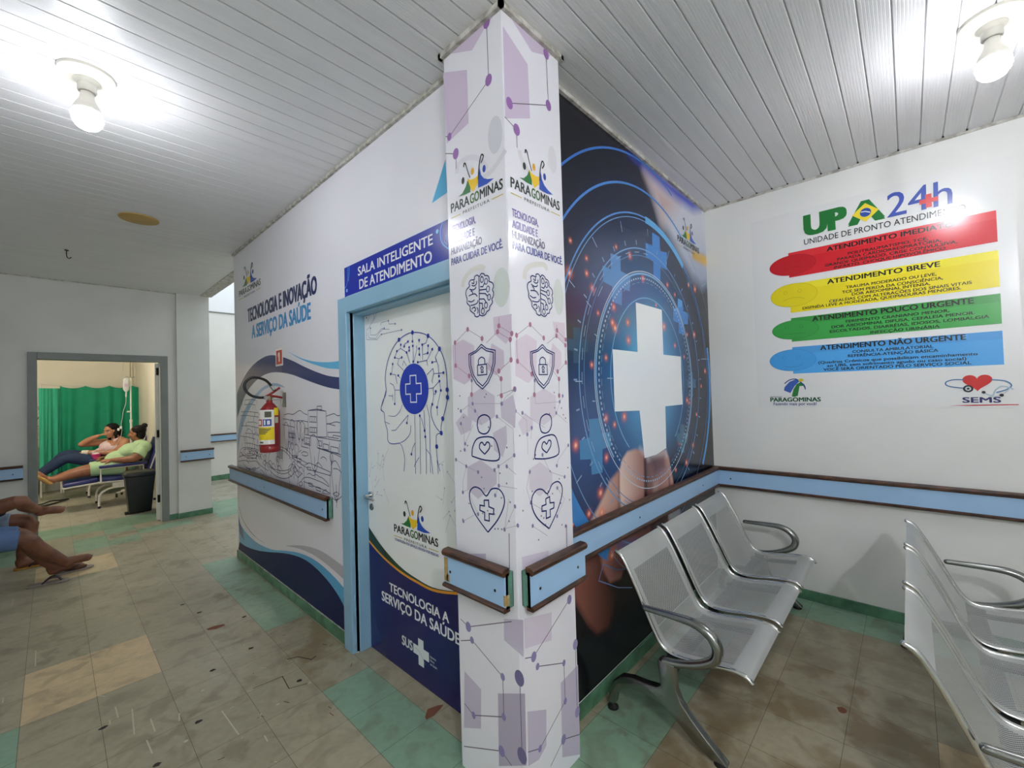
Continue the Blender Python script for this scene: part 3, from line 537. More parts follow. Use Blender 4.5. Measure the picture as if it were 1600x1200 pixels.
for A_,c,pts in ((PLW,'dfdce6',[(0.287,2.553),(0.273,2.589),(0.209,2.592),(0.138,2.556),(0.099,2.502)]),(PLW,'d9d8e0',[(-0.004,2.536),(0.046,2.5),(0.084,2.482),(0.128,2.474)]),(PRW,'dbd8dc',[(0.084,2.571),(0.096,2.538),(0.139,2.505)]),(PRW,'e0dfe4',[(0.267,2.593),(0.283,2.578),(0.317,2.575)]),(PLW,'dcd9d4',[(0.271,2.057),(0.255,2.088),(0.218,2.113),(0.156,2.118),(0.13,2.103)]),(PRW,'dcd9d4',[(0.09,2.052),(0.099,2.089),(0.135,2.115),(0.216,2.136),(0.238,2.116)])): A_.stroke(pts,.022,c,1,sm=4)
dd=[(0.05,2.619)]; PLW.disc(dd[0],.04,'d2d2da',1,.075); dd=[(0.04,2.012)]; PLW.disc(dd[0],.045,'cfd6d2',1,.078); dd=[(0.316,2.013)]; PRW.disc(dd[0],.036,'d5dad6',1,.08); dd=[(0.302,2.616)]; PRW.disc(dd[0],.03,'dcdae0',1,.06)
def mol(A,lines,dots,c,r,wd,cl='6a6272'):
    for q in lines: A.stroke(q,wd,cl,2)
    for q in dots: A.disc(q,r,c,3,r*1.25,n=18)
mol(PLW,([(0.079,3.088),(0.077,2.853),(0.33,2.733),(0.357,2.745)],[(0.36,2.67),(0.29,2.641),(0.29,2.574)]),[(0.079,3.088),(0.077,2.853),(0.29,2.641)],PUR,.019,.0035); mol(PLW,(),[(0.33,2.733)],PUR,.014,.0035)
mol(PRW,([(0.28,3.075),(0.285,2.849),(0.032,2.737)],[(0.002,2.669),(0.07,2.648),(0.07,2.575)]),[(0.28,3.075),(0.285,2.849),(0.032,2.737),(0.07,2.648)],PUR,.019,.0035)
mol(PLW,([(0.342,0.63),(0.291,0.613),(0.036,0.722)],[(0.343,0.536),(0.27,0.565),(0.093,0.488),(0.093,0.333),(0.272,0.253),(0.331,0.275)],[(0.002,0.522),(0.002,0.234)],[(0.341,0.088),(0.111,0.192),(0.058,0.165)],[(0.036,1.058),(0.04,0.893)]),[(0.291,0.613),(0.111,0.192)],PUR2,.017,.0035); mol(PLW,(),[(0.27,0.565),(0.093,0.488),(0.093,0.333),(0.272,0.253)],PUR2,.012,.003); mol(PLW,(),[(0.004,0.521),(0.002,0.234)],'746d96',.024,.003)
mol(PRW,([(0.324,0.696),(0.078,0.566),(0.028,0.583)],[(0.099,0.518),(0.271,0.45),(0.272,0.29),(0.099,0.2),(0.029,0.23)],[(0.357,0.489),(0.357,0.197)],[(0.252,0.143),(0.368,0.094)],[(0.252,0.143),(0.162,0.091)],[(0.322,1.018),(0.319,0.908)]),[(0.324,0.696),(0.078,0.566),(0.252,0.143)],PUR2,.016,.0035); mol(PRW,(),[(0.099,0.518),(0.271,0.45),(0.272,0.29),(0.099,0.2)],PUR2,.011,.003); mol(PRW,(),[(0.357,0.489),(0.357,0.197)],'9c93bd',.018,.003)
rw=random.Random(4)
PK='b07a92'; PK2='8c86ae'
netL=([(0.158,1.806),(0.157,1.824),(0.244,1.872),(0.329,1.824),(0.329,1.724),(0.242,1.675)],[(0.134,1.803),(0.067,1.841),(0,1.803),(-0.001,1.725),(0.066,1.686)],[(0.057,1.897),(0.059,1.863),(-0.009,1.825)],[(0.227,1.655),(0.23,1.597)],[(0.136,1.726),(0.055,1.655),(0.056,1.589)],[(0.08,1.589),(-0.016,1.613)])
netR=([(0.202,1.812),(0.202,1.824),(0.117,1.872),(0.033,1.822),(0.034,1.721),(0.118,1.672)],[(0.224,1.802),(0.291,1.84),(0.354,1.803),(0.354,1.726),(0.291,1.685)],[(0.295,1.887),(0.296,1.864),(0.358,1.828)],[(0.133,1.653),(0.13,1.589)],[(0.218,1.724),(0.299,1.653),(0.297,1.581)])
for q in netL: mol(PLW,(q,),q[1:],PK,.0085,.0022,'a58c9c')
for q in netR: mol(PRW,(q,),q[1:],PK,.0085,.0022,'a58c9c')
netL=([(0.227,1.655),(0.226,1.558),(0.056,1.558),(0.056,1.658)],[(-0.017,1.61),(0.035,1.582),(0.055,1.557)],[(0.084,1.507),(-0.002,1.46),(-0.003,1.361),(0.083,1.311),(0.106,1.294)],[(0.225,1.558),(0.173,1.47)],[(0.276,1.293),(0.301,1.227),(0.303,1.179),(0.275,1.194),(0.21,1.102)],[(0.302,1.527),(0.251,1.553),(0.211,1.528)],[(0.304,1.473),(0.286,1.439),(0.284,1.362)],[(0.28,1.388),(0.227,1.468)],[(0.084,1.235),(-0.012,1.236)],[(0.038,1.315),(-0.01,1.289)],[(0.106,1.194),(0.084,1.235),(0.083,1.311)],[(0.06,1.068),(0.032,1.191)],[(0.305,1.056),(0.218,1.103)],[(0.001,1.167),(0.057,1.073),(-0.011,1.097)],[(0.343,1.315),(0.276,1.293),(0.203,1.276)])
netR=([(0.135,1.646),(0.135,1.552),(0.299,1.554),(0.297,1.654)],[(0.322,1.579),(0.303,1.554),(0.272,1.507),(0.352,1.459)],[(0.014,1.529),(0.077,1.489),(0.079,1.433),(0.079,1.355)],[(0.107,1.457),(0.101,1.411)],[(0.352,1.36),(0.276,1.307),(0.264,1.283)],[(0.087,1.284),(0.065,1.225),(0.088,1.163),(0.175,1.11)],[(0.263,1.189),(0.313,1.132),(0.256,1.071)],[(0.17,1.341),(0.216,1.264),(0.318,1.227)],[(0.054,1.519),(0.192,1.45)],[(0.315,1.015),(0.315,0.91)],[(0.095,1.07),(0.186,1.007)])
for q in netL: mol(PLW,(q,),q[::2],PK2,.0065,.0018,'aea6b4')
for q in netR: mol(PRW,(q,),q[::2],PK2,.0065,.0018,'aea6b4')
for k in range(26):
    PLW.disc((rw.uniform(.02,.34),rw.uniform(1.0,1.62)),.004,'8d7f92',2,n=8); PRW.disc((rw.uniform(.02,.35),rw.uniform(1.0,1.62)),.004,'8d7f92',2,n=8)
# icons: drawn on the left face, repeated on the right one
brain=[([(0.162,2.078),(0.176,2.088),(0.192,2.084),(0.193,2.073),(0.215,2.075),(0.227,2.065),(0.224,2.051),(0.243,2.04),(0.249,2.022),(0.241,1.999),(0.242,1.983),(0.224,1.966),(0.224,1.951),(0.209,1.938),(0.198,1.931),(0.195,1.921),(0.178,1.916),(0.167,1.922)],1),([(0.162,2.078),(0.151,2.089),(0.134,2.084),(0.13,2.077),(0.112,2.072),(0.105,2.057),(0.107,2.049),(0.087,2.038),(0.082,2.023),(0.088,2.011),(0.083,1.999),(0.086,1.982),(0.093,1.976),(0.091,1.96),(0.106,1.947),(0.11,1.934),(0.124,1.929),(0.134,1.919),(0.151,1.916),(0.167,1.922)],1),([(0.165,2.079),(0.167,1.922)],0),
 ([(0.196,2.069),(0.197,2.057),(0.21,2.063)],1),([(0.18,2.065),(0.182,2.052),(0.197,2.047),(0.21,2.053)],1),([(0.225,2.039),(0.204,2.032),(0.187,2.036),(0.186,2.043)],1),([(0.23,2.011),(0.212,2.014),(0.191,2.013),(0.178,2)],1),([(0.205,2.013),(0.208,2.025),(0.218,2.031)],1),([(0.235,1.991),(0.215,1.984),(0.195,1.989)],1),([(0.221,1.97),(0.2,1.969),(0.179,1.974),(0.174,1.985)],1),([(0.214,1.952),(0.205,1.958),(0.193,1.957)],1),([(0.201,1.941),(0.19,1.946),(0.197,1.961)],1),([(0.182,1.956),(0.175,1.942),(0.179,1.93)],1),
 ([(0.149,2.08),(0.149,2.072)],0),([(0.159,2.037),(0.143,2.034),(0.135,2.045),(0.13,2.048)],0),([(0.163,2.024),(0.124,2.02)],0),([(0.164,2.01),(0.131,2.004),(0.117,1.991)],0),([(0.165,1.987),(0.138,1.983),(0.129,1.971),(0.128,1.963)],0),([(0.165,1.97),(0.149,1.967),(0.148,1.942)],0)]
shield=[([(0.162,1.801),(0.133,1.781),(0.082,1.769),(0.086,1.718),(0.102,1.679),(0.128,1.642),(0.162,1.618),(0.197,1.64),(0.226,1.676),(0.24,1.719),(0.24,1.766),(0.197,1.777),(0.162,1.801)],0),([(0.161,1.789),(0.134,1.772),(0.093,1.762),(0.097,1.719),(0.111,1.682),(0.135,1.65),(0.161,1.63),(0.19,1.649),(0.216,1.68),(0.229,1.719),(0.23,1.761),(0.194,1.771),(0.161,1.789)],0),([(0.189,1.717),(0.134,1.718),(0.134,1.676),(0.189,1.675),(0.189,1.717)],0),([(0.182,1.719),(0.181,1.738),(0.164,1.748),(0.146,1.74),(0.144,1.72)],1),([(0.168,1.685),(0.165,1.696),(0.169,1.705),(0.162,1.711),(0.154,1.705),(0.158,1.696),(0.155,1.686),(0.168,1.685)],0)]
person=[([(0.2,1.469),(0.191,1.499),(0.158,1.513),(0.127,1.503),(0.121,1.473),(0.135,1.445),(0.161,1.435),(0.19,1.443),(0.2,1.469)],1),([(0.238,1.339),(0.232,1.376),(0.205,1.412),(0.153,1.424),(0.105,1.42),(0.083,1.387),(0.08,1.338),(0.157,1.329),(0.238,1.339)],1),([(0.16,1.353),(0.189,1.374),(0.186,1.394),(0.173,1.4),(0.159,1.389),(0.144,1.403),(0.13,1.397),(0.133,1.377),(0.16,1.353)],1)]
heart=[([(0.154,1.039),(0.225,1.096),(0.257,1.147),(0.257,1.188),(0.228,1.211),(0.191,1.207),(0.158,1.184),(0.126,1.216),(0.084,1.221),(0.058,1.196),(0.06,1.158),(0.096,1.099),(0.154,1.039)],1),([(0.172,1.165),(0.145,1.169),(0.144,1.143),(0.116,1.139),(0.119,1.117),(0.144,1.115),(0.144,1.086),(0.171,1.085),(0.17,1.116),(0.198,1.12),(0.197,1.141),(0.17,1.142),(0.172,1.165)],0)]
LC=[(0.162,2.004),(0.162,1.712)]+[(0.16,1.474),(0.156,1.131)]; RC=[(0.193,2.004),(0.191,1.707)]+[(0.198,1.467),(0.197,1.125)]
for ic,cl_,cr,wd in ((brain,LC[0],RC[0],.0048),(shield,LC[1],RC[1],.0048),(person,LC[2],RC[2],.006),(heart,LC[3],RC[3],.006)):
    for q,sm in ic:
        PLW.stroke(q,wd,INKP,4,sm=4 if sm else 0)
        PRW.stroke([(cr[0]-(p[0]-cl_[0]),cr[1]+p[1]-cl_[1]) for p in q],wd,INKP,4,sm=4 if sm else 0)
for q,r in (([(0.148,2.064)],15),([(0.124,2.052)],11),([(0.114,2.019)],13),([(0.109,1.985)],13),([(0.128,1.956)],12),([(0.147,1.935)],12)):
    for A_,c in ((PLW,q[0]),(PRW,(RC[0][0]-(q[0][0]-LC[0][0]),RC[0][1]+q[0][1]-LC[0][1]))): A_.stroke([(c[0]+.009*math.cos(t),c[1]+.012*math.sin(t)) for t in [i*PI/6 for i in range(12)]],.004,INKP,4,closed=True)
lp=[(0.333,2.409),(0.015,2.379)]; logo(PLW,lp[0][0],lp[1][0],lp[0][1]*.5+lp[1][1]*.5,.125)
rp=[(0.024,2.399),(0.344,2.405)]; logo(PRW,rp[0][0],rp[1][0],rp[0][1]*.5+rp[1][1]*.5,.125)
for k,(t,wl) in enumerate((('TECNOLOGIA,',.5),('AGILIDADE E',.48),('HUMANIZAÇÃO',.62),('PARA CUIDAR DE VOCÊ.',1))):
    l_=[(0.333,2.31),(0.335,2.261),(0.337,2.214),(0.339,2.168),(0.004,2.162)]; r_=[(0.026,2.293),(0.028,2.248),(0.029,2.206),(0.027,2.164),(0.351,2.168)]
    c='6a5aa4' if k!=2 else '554a74'; c = '3f4796' if k==3 else c
    u0=l_[k][0]; PLW.text(t,u0,u0-.315*wl,l_[k][1]-.004,.030,c,.03,4)
    PRW.text(t,r_[3][0],r_[3][0]+.325*wl,r_[k][1]-.004,.030,c,.03,4)
# both faces become one wrap
b0=len(PLW.V); mp=[PLW.mi(m_) for m_ in PRW.mats]
PLW.V+=PRW.V; PLW.P+=[tuple(b0+i for i in p) for p in PRW.P]; PLW.M+=[mp[i] for i in PRW.M]
tag(PLW.build('pillar_wrap',loc=(0,0,0)),'white pillar wrap with lilac hexagons, brain, shield and heart icons','wall wrap')
# --- big dark mural: soft picture in vertex colours, crisp lines over it
def paint_mural():
    xs = np.linspace(.376,XC-.0015,340); zs = np.linspace(.078,3.094,450); X,Z = np.meshgrid(xs,zs)
    lc = lambda *c: np.array(lin(c)); I = np.ones(X.shape+(3,))*lc(15,14,19)
    d = np.hypot(X-1.48,Z-1.66)
    def g(c,cx,cz,rx,rz,k=1): nonlocal I; m_ = np.exp(-((X-cx)/rx)**2-((Z-cz)/rz)**2)*k; I = I*(1-m_[...,None])+lc(*c)*m_[...,None]
    g((34,40,72),1.4,1.75,1.0,1.0,.9); g((60,40,62),.62,2.02,.3,.14,.9); g((70,60,36),.6,1.88,.2,.07,.7); g((74,104,160),.68,1.30,.26,.34,.75); g((38,54,105),.95,1.1,.45,.35,.7)
    g((30,92,165),1.48,1.72,.58,.66,.9); g((66,164,222),1.48,1.68,.40,.46,.95); g((150,215,245),1.45,1.72,.22,.3,.6); g((120,130,170),.95,2.2,.3,.25,.35); g((22,20,30),2.3,1.5,.25,.8,.45)
    def pip(P, soft):
        px = np.array([p[0] for p in P]); pz = np.array([p[1] for p in P]); n = len(P); ins = np.zeros(X.shape,bool); dm = np.full(X.shape,9.)
        for i in range(n):
            x0,z0,x1,z1 = px[i],pz[i],px[(i+1)%n],pz[(i+1)%n]
            if abs(z1-z0) > 1e-9: ins ^= ((z0>Z)!=(z1>Z)) & (X < (x1-x0)*(Z-z0)/(z1-z0)+x0)
            L2 = (x1-x0)**2+(z1-z0)**2+1e-12; t = np.clip(((X-x0)*(x1-x0)+(Z-z0)*(z1-z0))/L2,0,1)
            dm = np.minimum(dm,np.hypot(X-x0-t*(x1-x0),Z-z0-t*(z1-z0)))
        s_ = np.where(ins,dm,-dm); return np.clip(s_/soft*.5+.5,0,1)
    def pg(P, c0, c1=None, soft=.012, ax=(1,0), k=1):
        nonlocal I
        m_ = pip(P,soft)*k; c1 = c1 or c0; a = np.array([p[0]*ax[0]+p[1]*ax[1] for p in P]); t = np.clip((X*ax[0]+Z*ax[1]-a.min())/(a.max()-a.min()+1e-9),0,1)[...,None]
        col = lc(*c0)*(1-t)+lc(*c1)*t; I = I*(1-m_[...,None])+col*m_[...,None]
    pg([(1.492,3.051),(1.601,2.928),(1.699,2.779),(1.844,2.719),(2.05,2.591),(2.28,2.466),(2.497,2.422),(2.647,2.48),(2.73,3.224),(2.346,3.121),(1.881,3.135)],(150,165,195),(238,238,243),.07,(0,1))
    pg([(1.49,3.031),(1.549,3.039),(2.052,3.014),(1.892,2.862),(1.731,2.774),(1.616,2.919)],(196,168,166),(205,185,185),.09)
    pg([(1.261,3.067),(1.492,3.051),(1.736,3.028),(2.015,3.017),(2.337,3.03),(2.522,3.093),(2.22,3.121),(1.743,3.108),(1.467,3.102)],(36,52,170),(70,90,215),.05)
    pg([(2.282,2.696),(2.674,2.724),(2.663,2.628),(2.296,2.627)],(206,160,62),(225,180,80),.02)
    g((10,9,11),.95,.62,.42,.30,.92); g((16,14,20),1.75,1.0,.25,.22,.75)
    pg([(0.606,0.926),(0.688,0.915),(0.767,0.969),(0.857,1.047),(0.903,1.094),(1.024,1.144),(1.031,0.95),(0.983,0.809),(0.79,0.798),(0.603,0.871)],(236,204,188),(176,124,110),.014)
    pg([(0.99,0.92),(1.021,1.144),(1.051,1.194),(1.113,1.23),(1.217,1.234),(1.326,1.207),(1.329,1.084),(1.308,0.893),(1.283,0.733),(0.993,0.78)],(240,210,196),(158,104,94),.010)
    pg([(1.327,1.182),(1.653,1.177),(1.7,1.119),(1.748,0.98),(1.769,0.906),(1.679,0.632),(1.312,0.711)],(100,64,64),(206,156,144),.010)
    pg([(1.276,1.23),(1.412,1.178),(1.653,1.171),(1.668,1.136),(1.378,1.15)],(228,226,232),(225,225,232),.03,k=.7)
    pg([(1.447,1.001),(1.524,0.995),(1.51,0.909),(1.428,0.896)],(190,160,155),None,.02,k=.6)
    pg([(1.41,1.157),(1.633,1.151),(1.642,1.051),(1.467,1.041)],(70,50,66),(120,84,90),.03,k=.8); pg([(1.327,1.175),(1.355,1.176),(1.35,0.884),(1.311,0.864)],(58,32,34),None,.012,k=.8); pg([(1.675,1),(1.704,0.995),(1.725,0.806),(1.694,0.797)],(96,60,58),None,.012,k=.7)
    pg([(1.005,1.134),(1.016,0.915),(0.991,0.781),(0.985,0.921)],(84,48,44),None,.012,k=.8)
    pg([(0.764,0.746),(0.928,0.748),(1.376,0.73),(1.387,0.664),(1.133,0.676),(1.078,0.603),(0.989,0.53),(0.866,0.547),(0.785,0.646)],(168,114,104),(112,70,66),.012)
    pg([(1.377,0.737),(1.659,0.744),(1.652,0.662),(1.387,0.664)],(60,36,38),(96,62,60),.012)
    pg([(1.659,0.744),(1.854,0.751),(1.895,0.666),(1.682,0.67)],(200,200,206),(180,185,195),.02)
    pg([(0.484,0.785),(0.616,0.744),(0.775,0.743),(0.798,0.641),(0.843,0.555),(0.933,0.45),(0.851,0.312),(0.727,0.334),(0.642,0.422),(0.477,0.659)],(150,92,80),(40,20,18),.02)
    pg([(0.965,0.738),(1.278,0.665),(1.366,0.599),(1.13,0.64),(0.976,0.71)],(50,90,170),(60,110,190),.03,k=.7)
    fl_ = [(0.596,2.362),(0.741,2.302),(1.064,2.438),(1.232,2.422),(0.738,2.221),(0.79,2.149),(1.4,2.31),(1.782,2.333),(1.91,2.282),(2.19,2.399),(2.323,2.386),(1.522,2.515),(1.657,2.555),(0.578,2.195),(1.012,2.076),(0.838,2.021),(1.584,2.162)]+[(0.991,1.984),(1.021,1.955),(1.175,2.003),(1.176,1.895),(1.7,2.026),(0.907,1.779),(0.758,1.735),(1.878,1.906),(2.119,2.005),(2.043,1.832),(2.38,1.607),(2.07,1.503),(2.11,1.482),(2.252,1.385),(0.886,1.443),(0.976,1.401),(1.093,1.439),(0.586,1.326),(0.733,1.319),(0.876,1.227),(2.156,1.154),(1.899,1.212),(1.811,1.018),(2.012,1.042),(0.803,1.048),(0.539,0.944),(0.809,0.942),(0.685,0.963),(0.9,0.686),(2.482,1.73),(2.267,2.017)]
    rr_ = random.Random(2)
    for c in fl_:
        r = rr_.choice((.008,.010,.013,.016)); g((255,120,80),c[0],c[1],r*1.5,r*1.5,.85); g((255,215,190),c[0],c[1],r*.6,r*.6,.95)
    return X,Z,I
X,Z,I = paint_mural(); nz,nx = X.shape
V = np.stack([X,np.full(X.shape,YB-.0010),Z],-1).reshape(-1,3)-np.array([1.5,YB,0])
idx = np.arange(nx*nz).reshape(nz,nx); Fq = np.stack([idx[:-1,:-1],idx[:-1,1:],idx[1:,1:],idx[1:,:-1]],-1).reshape(-1,4)
me = bpy.data.meshes.new('wall_mural_picture'); me.vertices.add(len(V)); me.vertices.foreach_set('co',V.ravel()); me.loops.add(Fq.size); me.loops.foreach_set('vertex_index',Fq.ravel().astype(np.int32)); me.polygons.add(len(Fq)); me.polygons.foreach_set('loop_start',np.arange(0,Fq.size,4,dtype=np.int32)); me.update(calc_edges=True)
ca = me.color_attributes.new('print','FLOAT_COLOR','POINT'); ca.data.foreach_set('color',np.concatenate([I.reshape(-1,3),np.ones((nx*nz,1))],1).ravel().astype(np.float32))
mp_ = mat('mural_print','ffffff',.2); at_ = mp_.node_tree.nodes.new('ShaderNodeAttribute'); at_.attribute_name='print'; mp_.node_tree.links.new(at_.outputs['Color'],mp_.node_tree.nodes['Principled BSDF'].inputs['Base Color'])
me.materials.append(mp_); mural = bpy.data.objects.new('wall_mural',me); COL.objects.link(mural); mural.location=(1.5,YB,0)
tag(mural,'dark blue wall mural of a finger pressing a glowing white medical cross','mural')
B_ = Art(fB); CC=(1.48,1.66)
def ck(a,z): return .378 < a < XC-.004 and .08 < z < 3.09
def ring(r,wd,m,a0=0,a1=360,l=2,c=CC):
    run=[]
    for i in range(int(abs(a1-a0)/2)+1):
        t=math.radians(a0+2*i); p=(c[0]+r*math.cos(t),c[1]+r*math.sin(t))
        if ck(*p): run.append(p)
        elif len(run)>1: B_.stroke(run,wd,m,l); run=[]
        else: run=[]
    if len(run)>1: B_.stroke(run,wd,m,l)
def dash(r,wd,m,n,f,a0=0,a1=360,l=2):
    for i in range(n):
        s_=a0+(a1-a0)*i/n; e_=s_+(a1-a0)/n*f; p=[(CC[0]+r*math.cos(math.radians(t)),CC[1]+r*math.sin(math.radians(t))) for t in (s_,(s_+e_)/2,e_)]
        if all(ck(*q) for q in p): B_.stroke(p,wd,m,l)
ring(.53,.007,'6fb4e4',-50,230); ring(.685,.012,'7fb2de',-40,220); ring(.70,.005,'d0dcea'); dash(.655,.010,'a9c6e0',130,.5); dash(.63,.004,'6d9cc8',60,.6)
ring(.80,.005,'5b84b4',40,330); ring(.845,.008,'6f9fd2'); dash(.82,.004,'8fb4d8',24,.5,90,300); ring(1.035,.006,'6c94c4'); ring(1.06,.010,'5a8ed0',20,200); ring(1.06,.009,'4d7dc0',-20,20)
ring(1.05,.045,'62b0e8',55,92); ring(1.10,.035,'4f9be0',-38,14); ring(1.13,.09,'3f84c8',205,238,1); ring(1.235,.014,'4c86d0',60,200); ring(1.23,.005,'8a94b0',28,60); ring(1.425,.013,'3f78cc',72,180)
dash(1.255,.02,'3a5f98',60,.06,60,170); dash(.88,.03,'7f9cc0',36,.06)
for q in ([(0.568,2.159),(0.621,2.127)],[(0.803,2.431),(0.85,2.386)],[(1.125,2.607),(1.142,2.546)],[(1.489,2.655),(1.491,2.609)],[(1.832,2.587),(1.792,2.521)],[(0.843,2.114),(0.893,2.177)],[(0.724,2.071),(0.77,2.045)],[(2.375,2.555),(2.489,2.437),(2.573,2.476)],[(0.598,1.647),(0.662,1.647)],[(0.911,1.664),(0.97,1.664)],[(0.751,1.542),(0.778,1.541)],[(2.398,1.827),(2.55,1.833)],[(0.579,1.139),(0.628,1.17)],[(0.794,1.903),(0.815,1.893)]): B_.stroke(q,.005,'9cb6d4',2)
for q,m_ in (([(0.995,2.385),(1.109,2.389),(1.108,2.304),(1.23,2.293),(1.211,2.198),(1.118,2.202),(1.106,2.096),(0.996,2.108),(1.002,2.194),(0.901,2.206),(0.904,2.295),(0.993,2.29)],'5d8fc8'),([(1.557,2.652),(1.678,2.649),(1.676,2.552),(1.796,2.565),(1.778,2.436),(1.676,2.442),(1.664,2.337),(1.553,2.344),(1.562,2.453),(1.451,2.462),(1.453,2.556),(1.556,2.558)],'2f7fd0'),([(1.963,2.263),(2.049,2.253),(2.042,2.177),(2.135,2.173),(2.13,2.119),(1.864,2.091),(1.873,2.181),(1.948,2.18)],'4b9de2'),
   ([(0.595,1.92),(0.658,1.923),(0.659,1.865),(0.729,1.866),(0.725,1.8),(0.655,1.798),(0.646,1.739),(0.589,1.739),(0.59,1.8),(0.539,1.803),(0.542,1.862),(0.594,1.86)],'35506f'),([(0.71,1.449),(0.808,1.448),(0.832,1.366),(0.927,1.366),(0.933,1.285),(0.837,1.278),(0.829,1.153),(0.721,1.158),(0.718,1.24),(0.619,1.25),(0.619,1.347),(0.712,1.354)],'4a86b8'),([(1.963,2.196),(2.063,2.209),(2.059,2.168),(2.156,2.162),(2.14,2.086),(2.058,2.078),(2.055,2),(1.953,2.002),(1.96,2.077),(1.875,2.084),(1.874,2.161),(1.96,2.164)],'3d86d4'),([(2.142,1.716),(2.213,1.712),(2.208,1.667),(2.272,1.662),(2.255,1.595),(2.201,1.595),(2.19,1.529),(2.137,1.535),(2.139,1.596),(2.079,1.602),(2.076,1.658),(2.137,1.662)],'2f5f88'),([(1.918,1.334),(1.99,1.326),(1.992,1.262),(2.066,1.252),(2.038,1.186),(1.989,1.187),(1.974,1.119),(1.911,1.13),(1.908,1.192),(1.848,1.217),(1.854,1.274),(1.912,1.269)],'3f6f8c')): B_.poly(q,m_,1)
B_.poly([(1.285,2.14),(1.668,2.14),(1.668,1.83),(1.975,1.83),(1.975,1.475),(1.668,1.475),(1.66,1.19),(1.50,1.165),(1.33,1.165),(1.285,1.465),(.98,1.475),(.98,1.83),(1.285,1.83)],'eef2f6',4)
B_.stroke([(0.804,0.669),(0.755,0.597),(0.948,0.494),(1.115,0.435)],.006,'6f88b8',3); B_.stroke([(0.804,0.669),(0.931,0.599),(1.096,0.55)],.006,'6f88b8',3); B_.arc((1.3,1.0),.5,215,250,.004,'a0aec8',3)
lg=[(1.995,2.802),(2.446,2.807)]; logo(B_,lg[0][0],lg[1][0],2.70,.10,5)
B_.build('mural_linework',mural)
# --- triage poster
b = MB(); b.box((XC-.0025,-1.60,1.425),(XC-.0002,-.23,2.90)); poster = b.build('triage_poster', mat('poster_white','e6e6e4',.2), loc=(XC,-.9,1.425))
tag(poster,'white UPA 24h poster with red, yellow, green and blue triage bars','poster')
P_ = Art(fC)
def pt(t,u0,u1,z,cap,c='1c1c1c',b=.02,l=4,sl=0,z1=None): P_.text(t,u0,u1,z,cap,c,b,l,slant=sl,z1=z1)
pt('UP',-.579,-.835,2.70,.142,'1f7a35',.085); pt('A',-.838,-1.035,2.70,.142,'1f7a35',.085)
P_.poly([(-.862,2.765),(-.935,2.83),(-1.005,2.765),(-.935,2.70)],'f0d83a',5); P_.disc((-.935,2.765),.03,'2a4da0',6); P_.stroke([(-.91,2.774),(-.935,2.772),(-.96,2.758)],.006,'e8e8ee',7)
pt('24h',-1.045,-1.35,2.695,.155,'3f56b0',0.008,4,-.02); 
plus(P_,(-1.245,2.745),.085,.028,'e04a4a',6)
pt('UNIDADE DE PRONTO ATENDIMENTO',-.579,-1.405,2.632,.04,'1c1c1c',0)
for z0,z1,c,c2,sk in ((2.408,2.595,'d8202c','e03038','frown'),(2.14,2.357,'eedb1c','f2e42c','frown'),(1.922,2.10,'3aa648','34983f','flat'),(1.68,1.88,'4fa8ea','4a9ee0','smile')):
    P_.rect(-.476,z0,-1.526,z1,c,1); P_.rect(-.476,z1-.05,-1.526,z1,c2,2)
    cz={2.408:2.50,2.14:2.272,1.922:2.011,1.68:1.782}[z0]; rz=.5*(z1-z0)*.8; dk={'d8202c':'b01822','eedb1c':'cdbc10','3aa648':'2c8a3a','4fa8ea':'3a8fd2'}[c]
    cxp=-.498 if z0>1.7 else -.473
    P_.disc((cxp,cz),.148,{'d8202c':'c81c28','eedb1c':'ead81a','3aa648':'36a044','4fa8ea':'45a0e4'}[c],3,rz,n=36)
    P_.stroke([(cxp+.148*math.cos(i*PI/18),cz+rz*math.sin(i*PI/18)) for i in range(36)],.003,dk,4,closed=True)
    for e in (-.04,.05): P_.stroke([(cxp+e+.012*math.cos(i*PI/5),cz+rz*.3+.012*math.sin(i*PI/5)) for i in range(10)],.003,dk,4,closed=True)
    s_={'frown':1,'flat':0,'smile':-1}[sk]; P_.stroke([(cxp+.07*t,cz-rz*.42+s_*.018*(1-t*t)) for t in (-1,-.5,0,.5,1)],.004,dk,4)
pt('ATENDIMENTO IMEDIATO',-.711,-1.351,2.550,.031,b=.045); pt('ATENDIMENTO BREVE',-.706,-1.283,2.315,.032,b=.045); pt('ATENDIMENTO POUCO URGENTE',-.608,-1.418,2.06,.033,b=.045); pt('ATENDIMENTO NÃO URGENTE',-.648,-1.378,1.843,.033,b=.045)
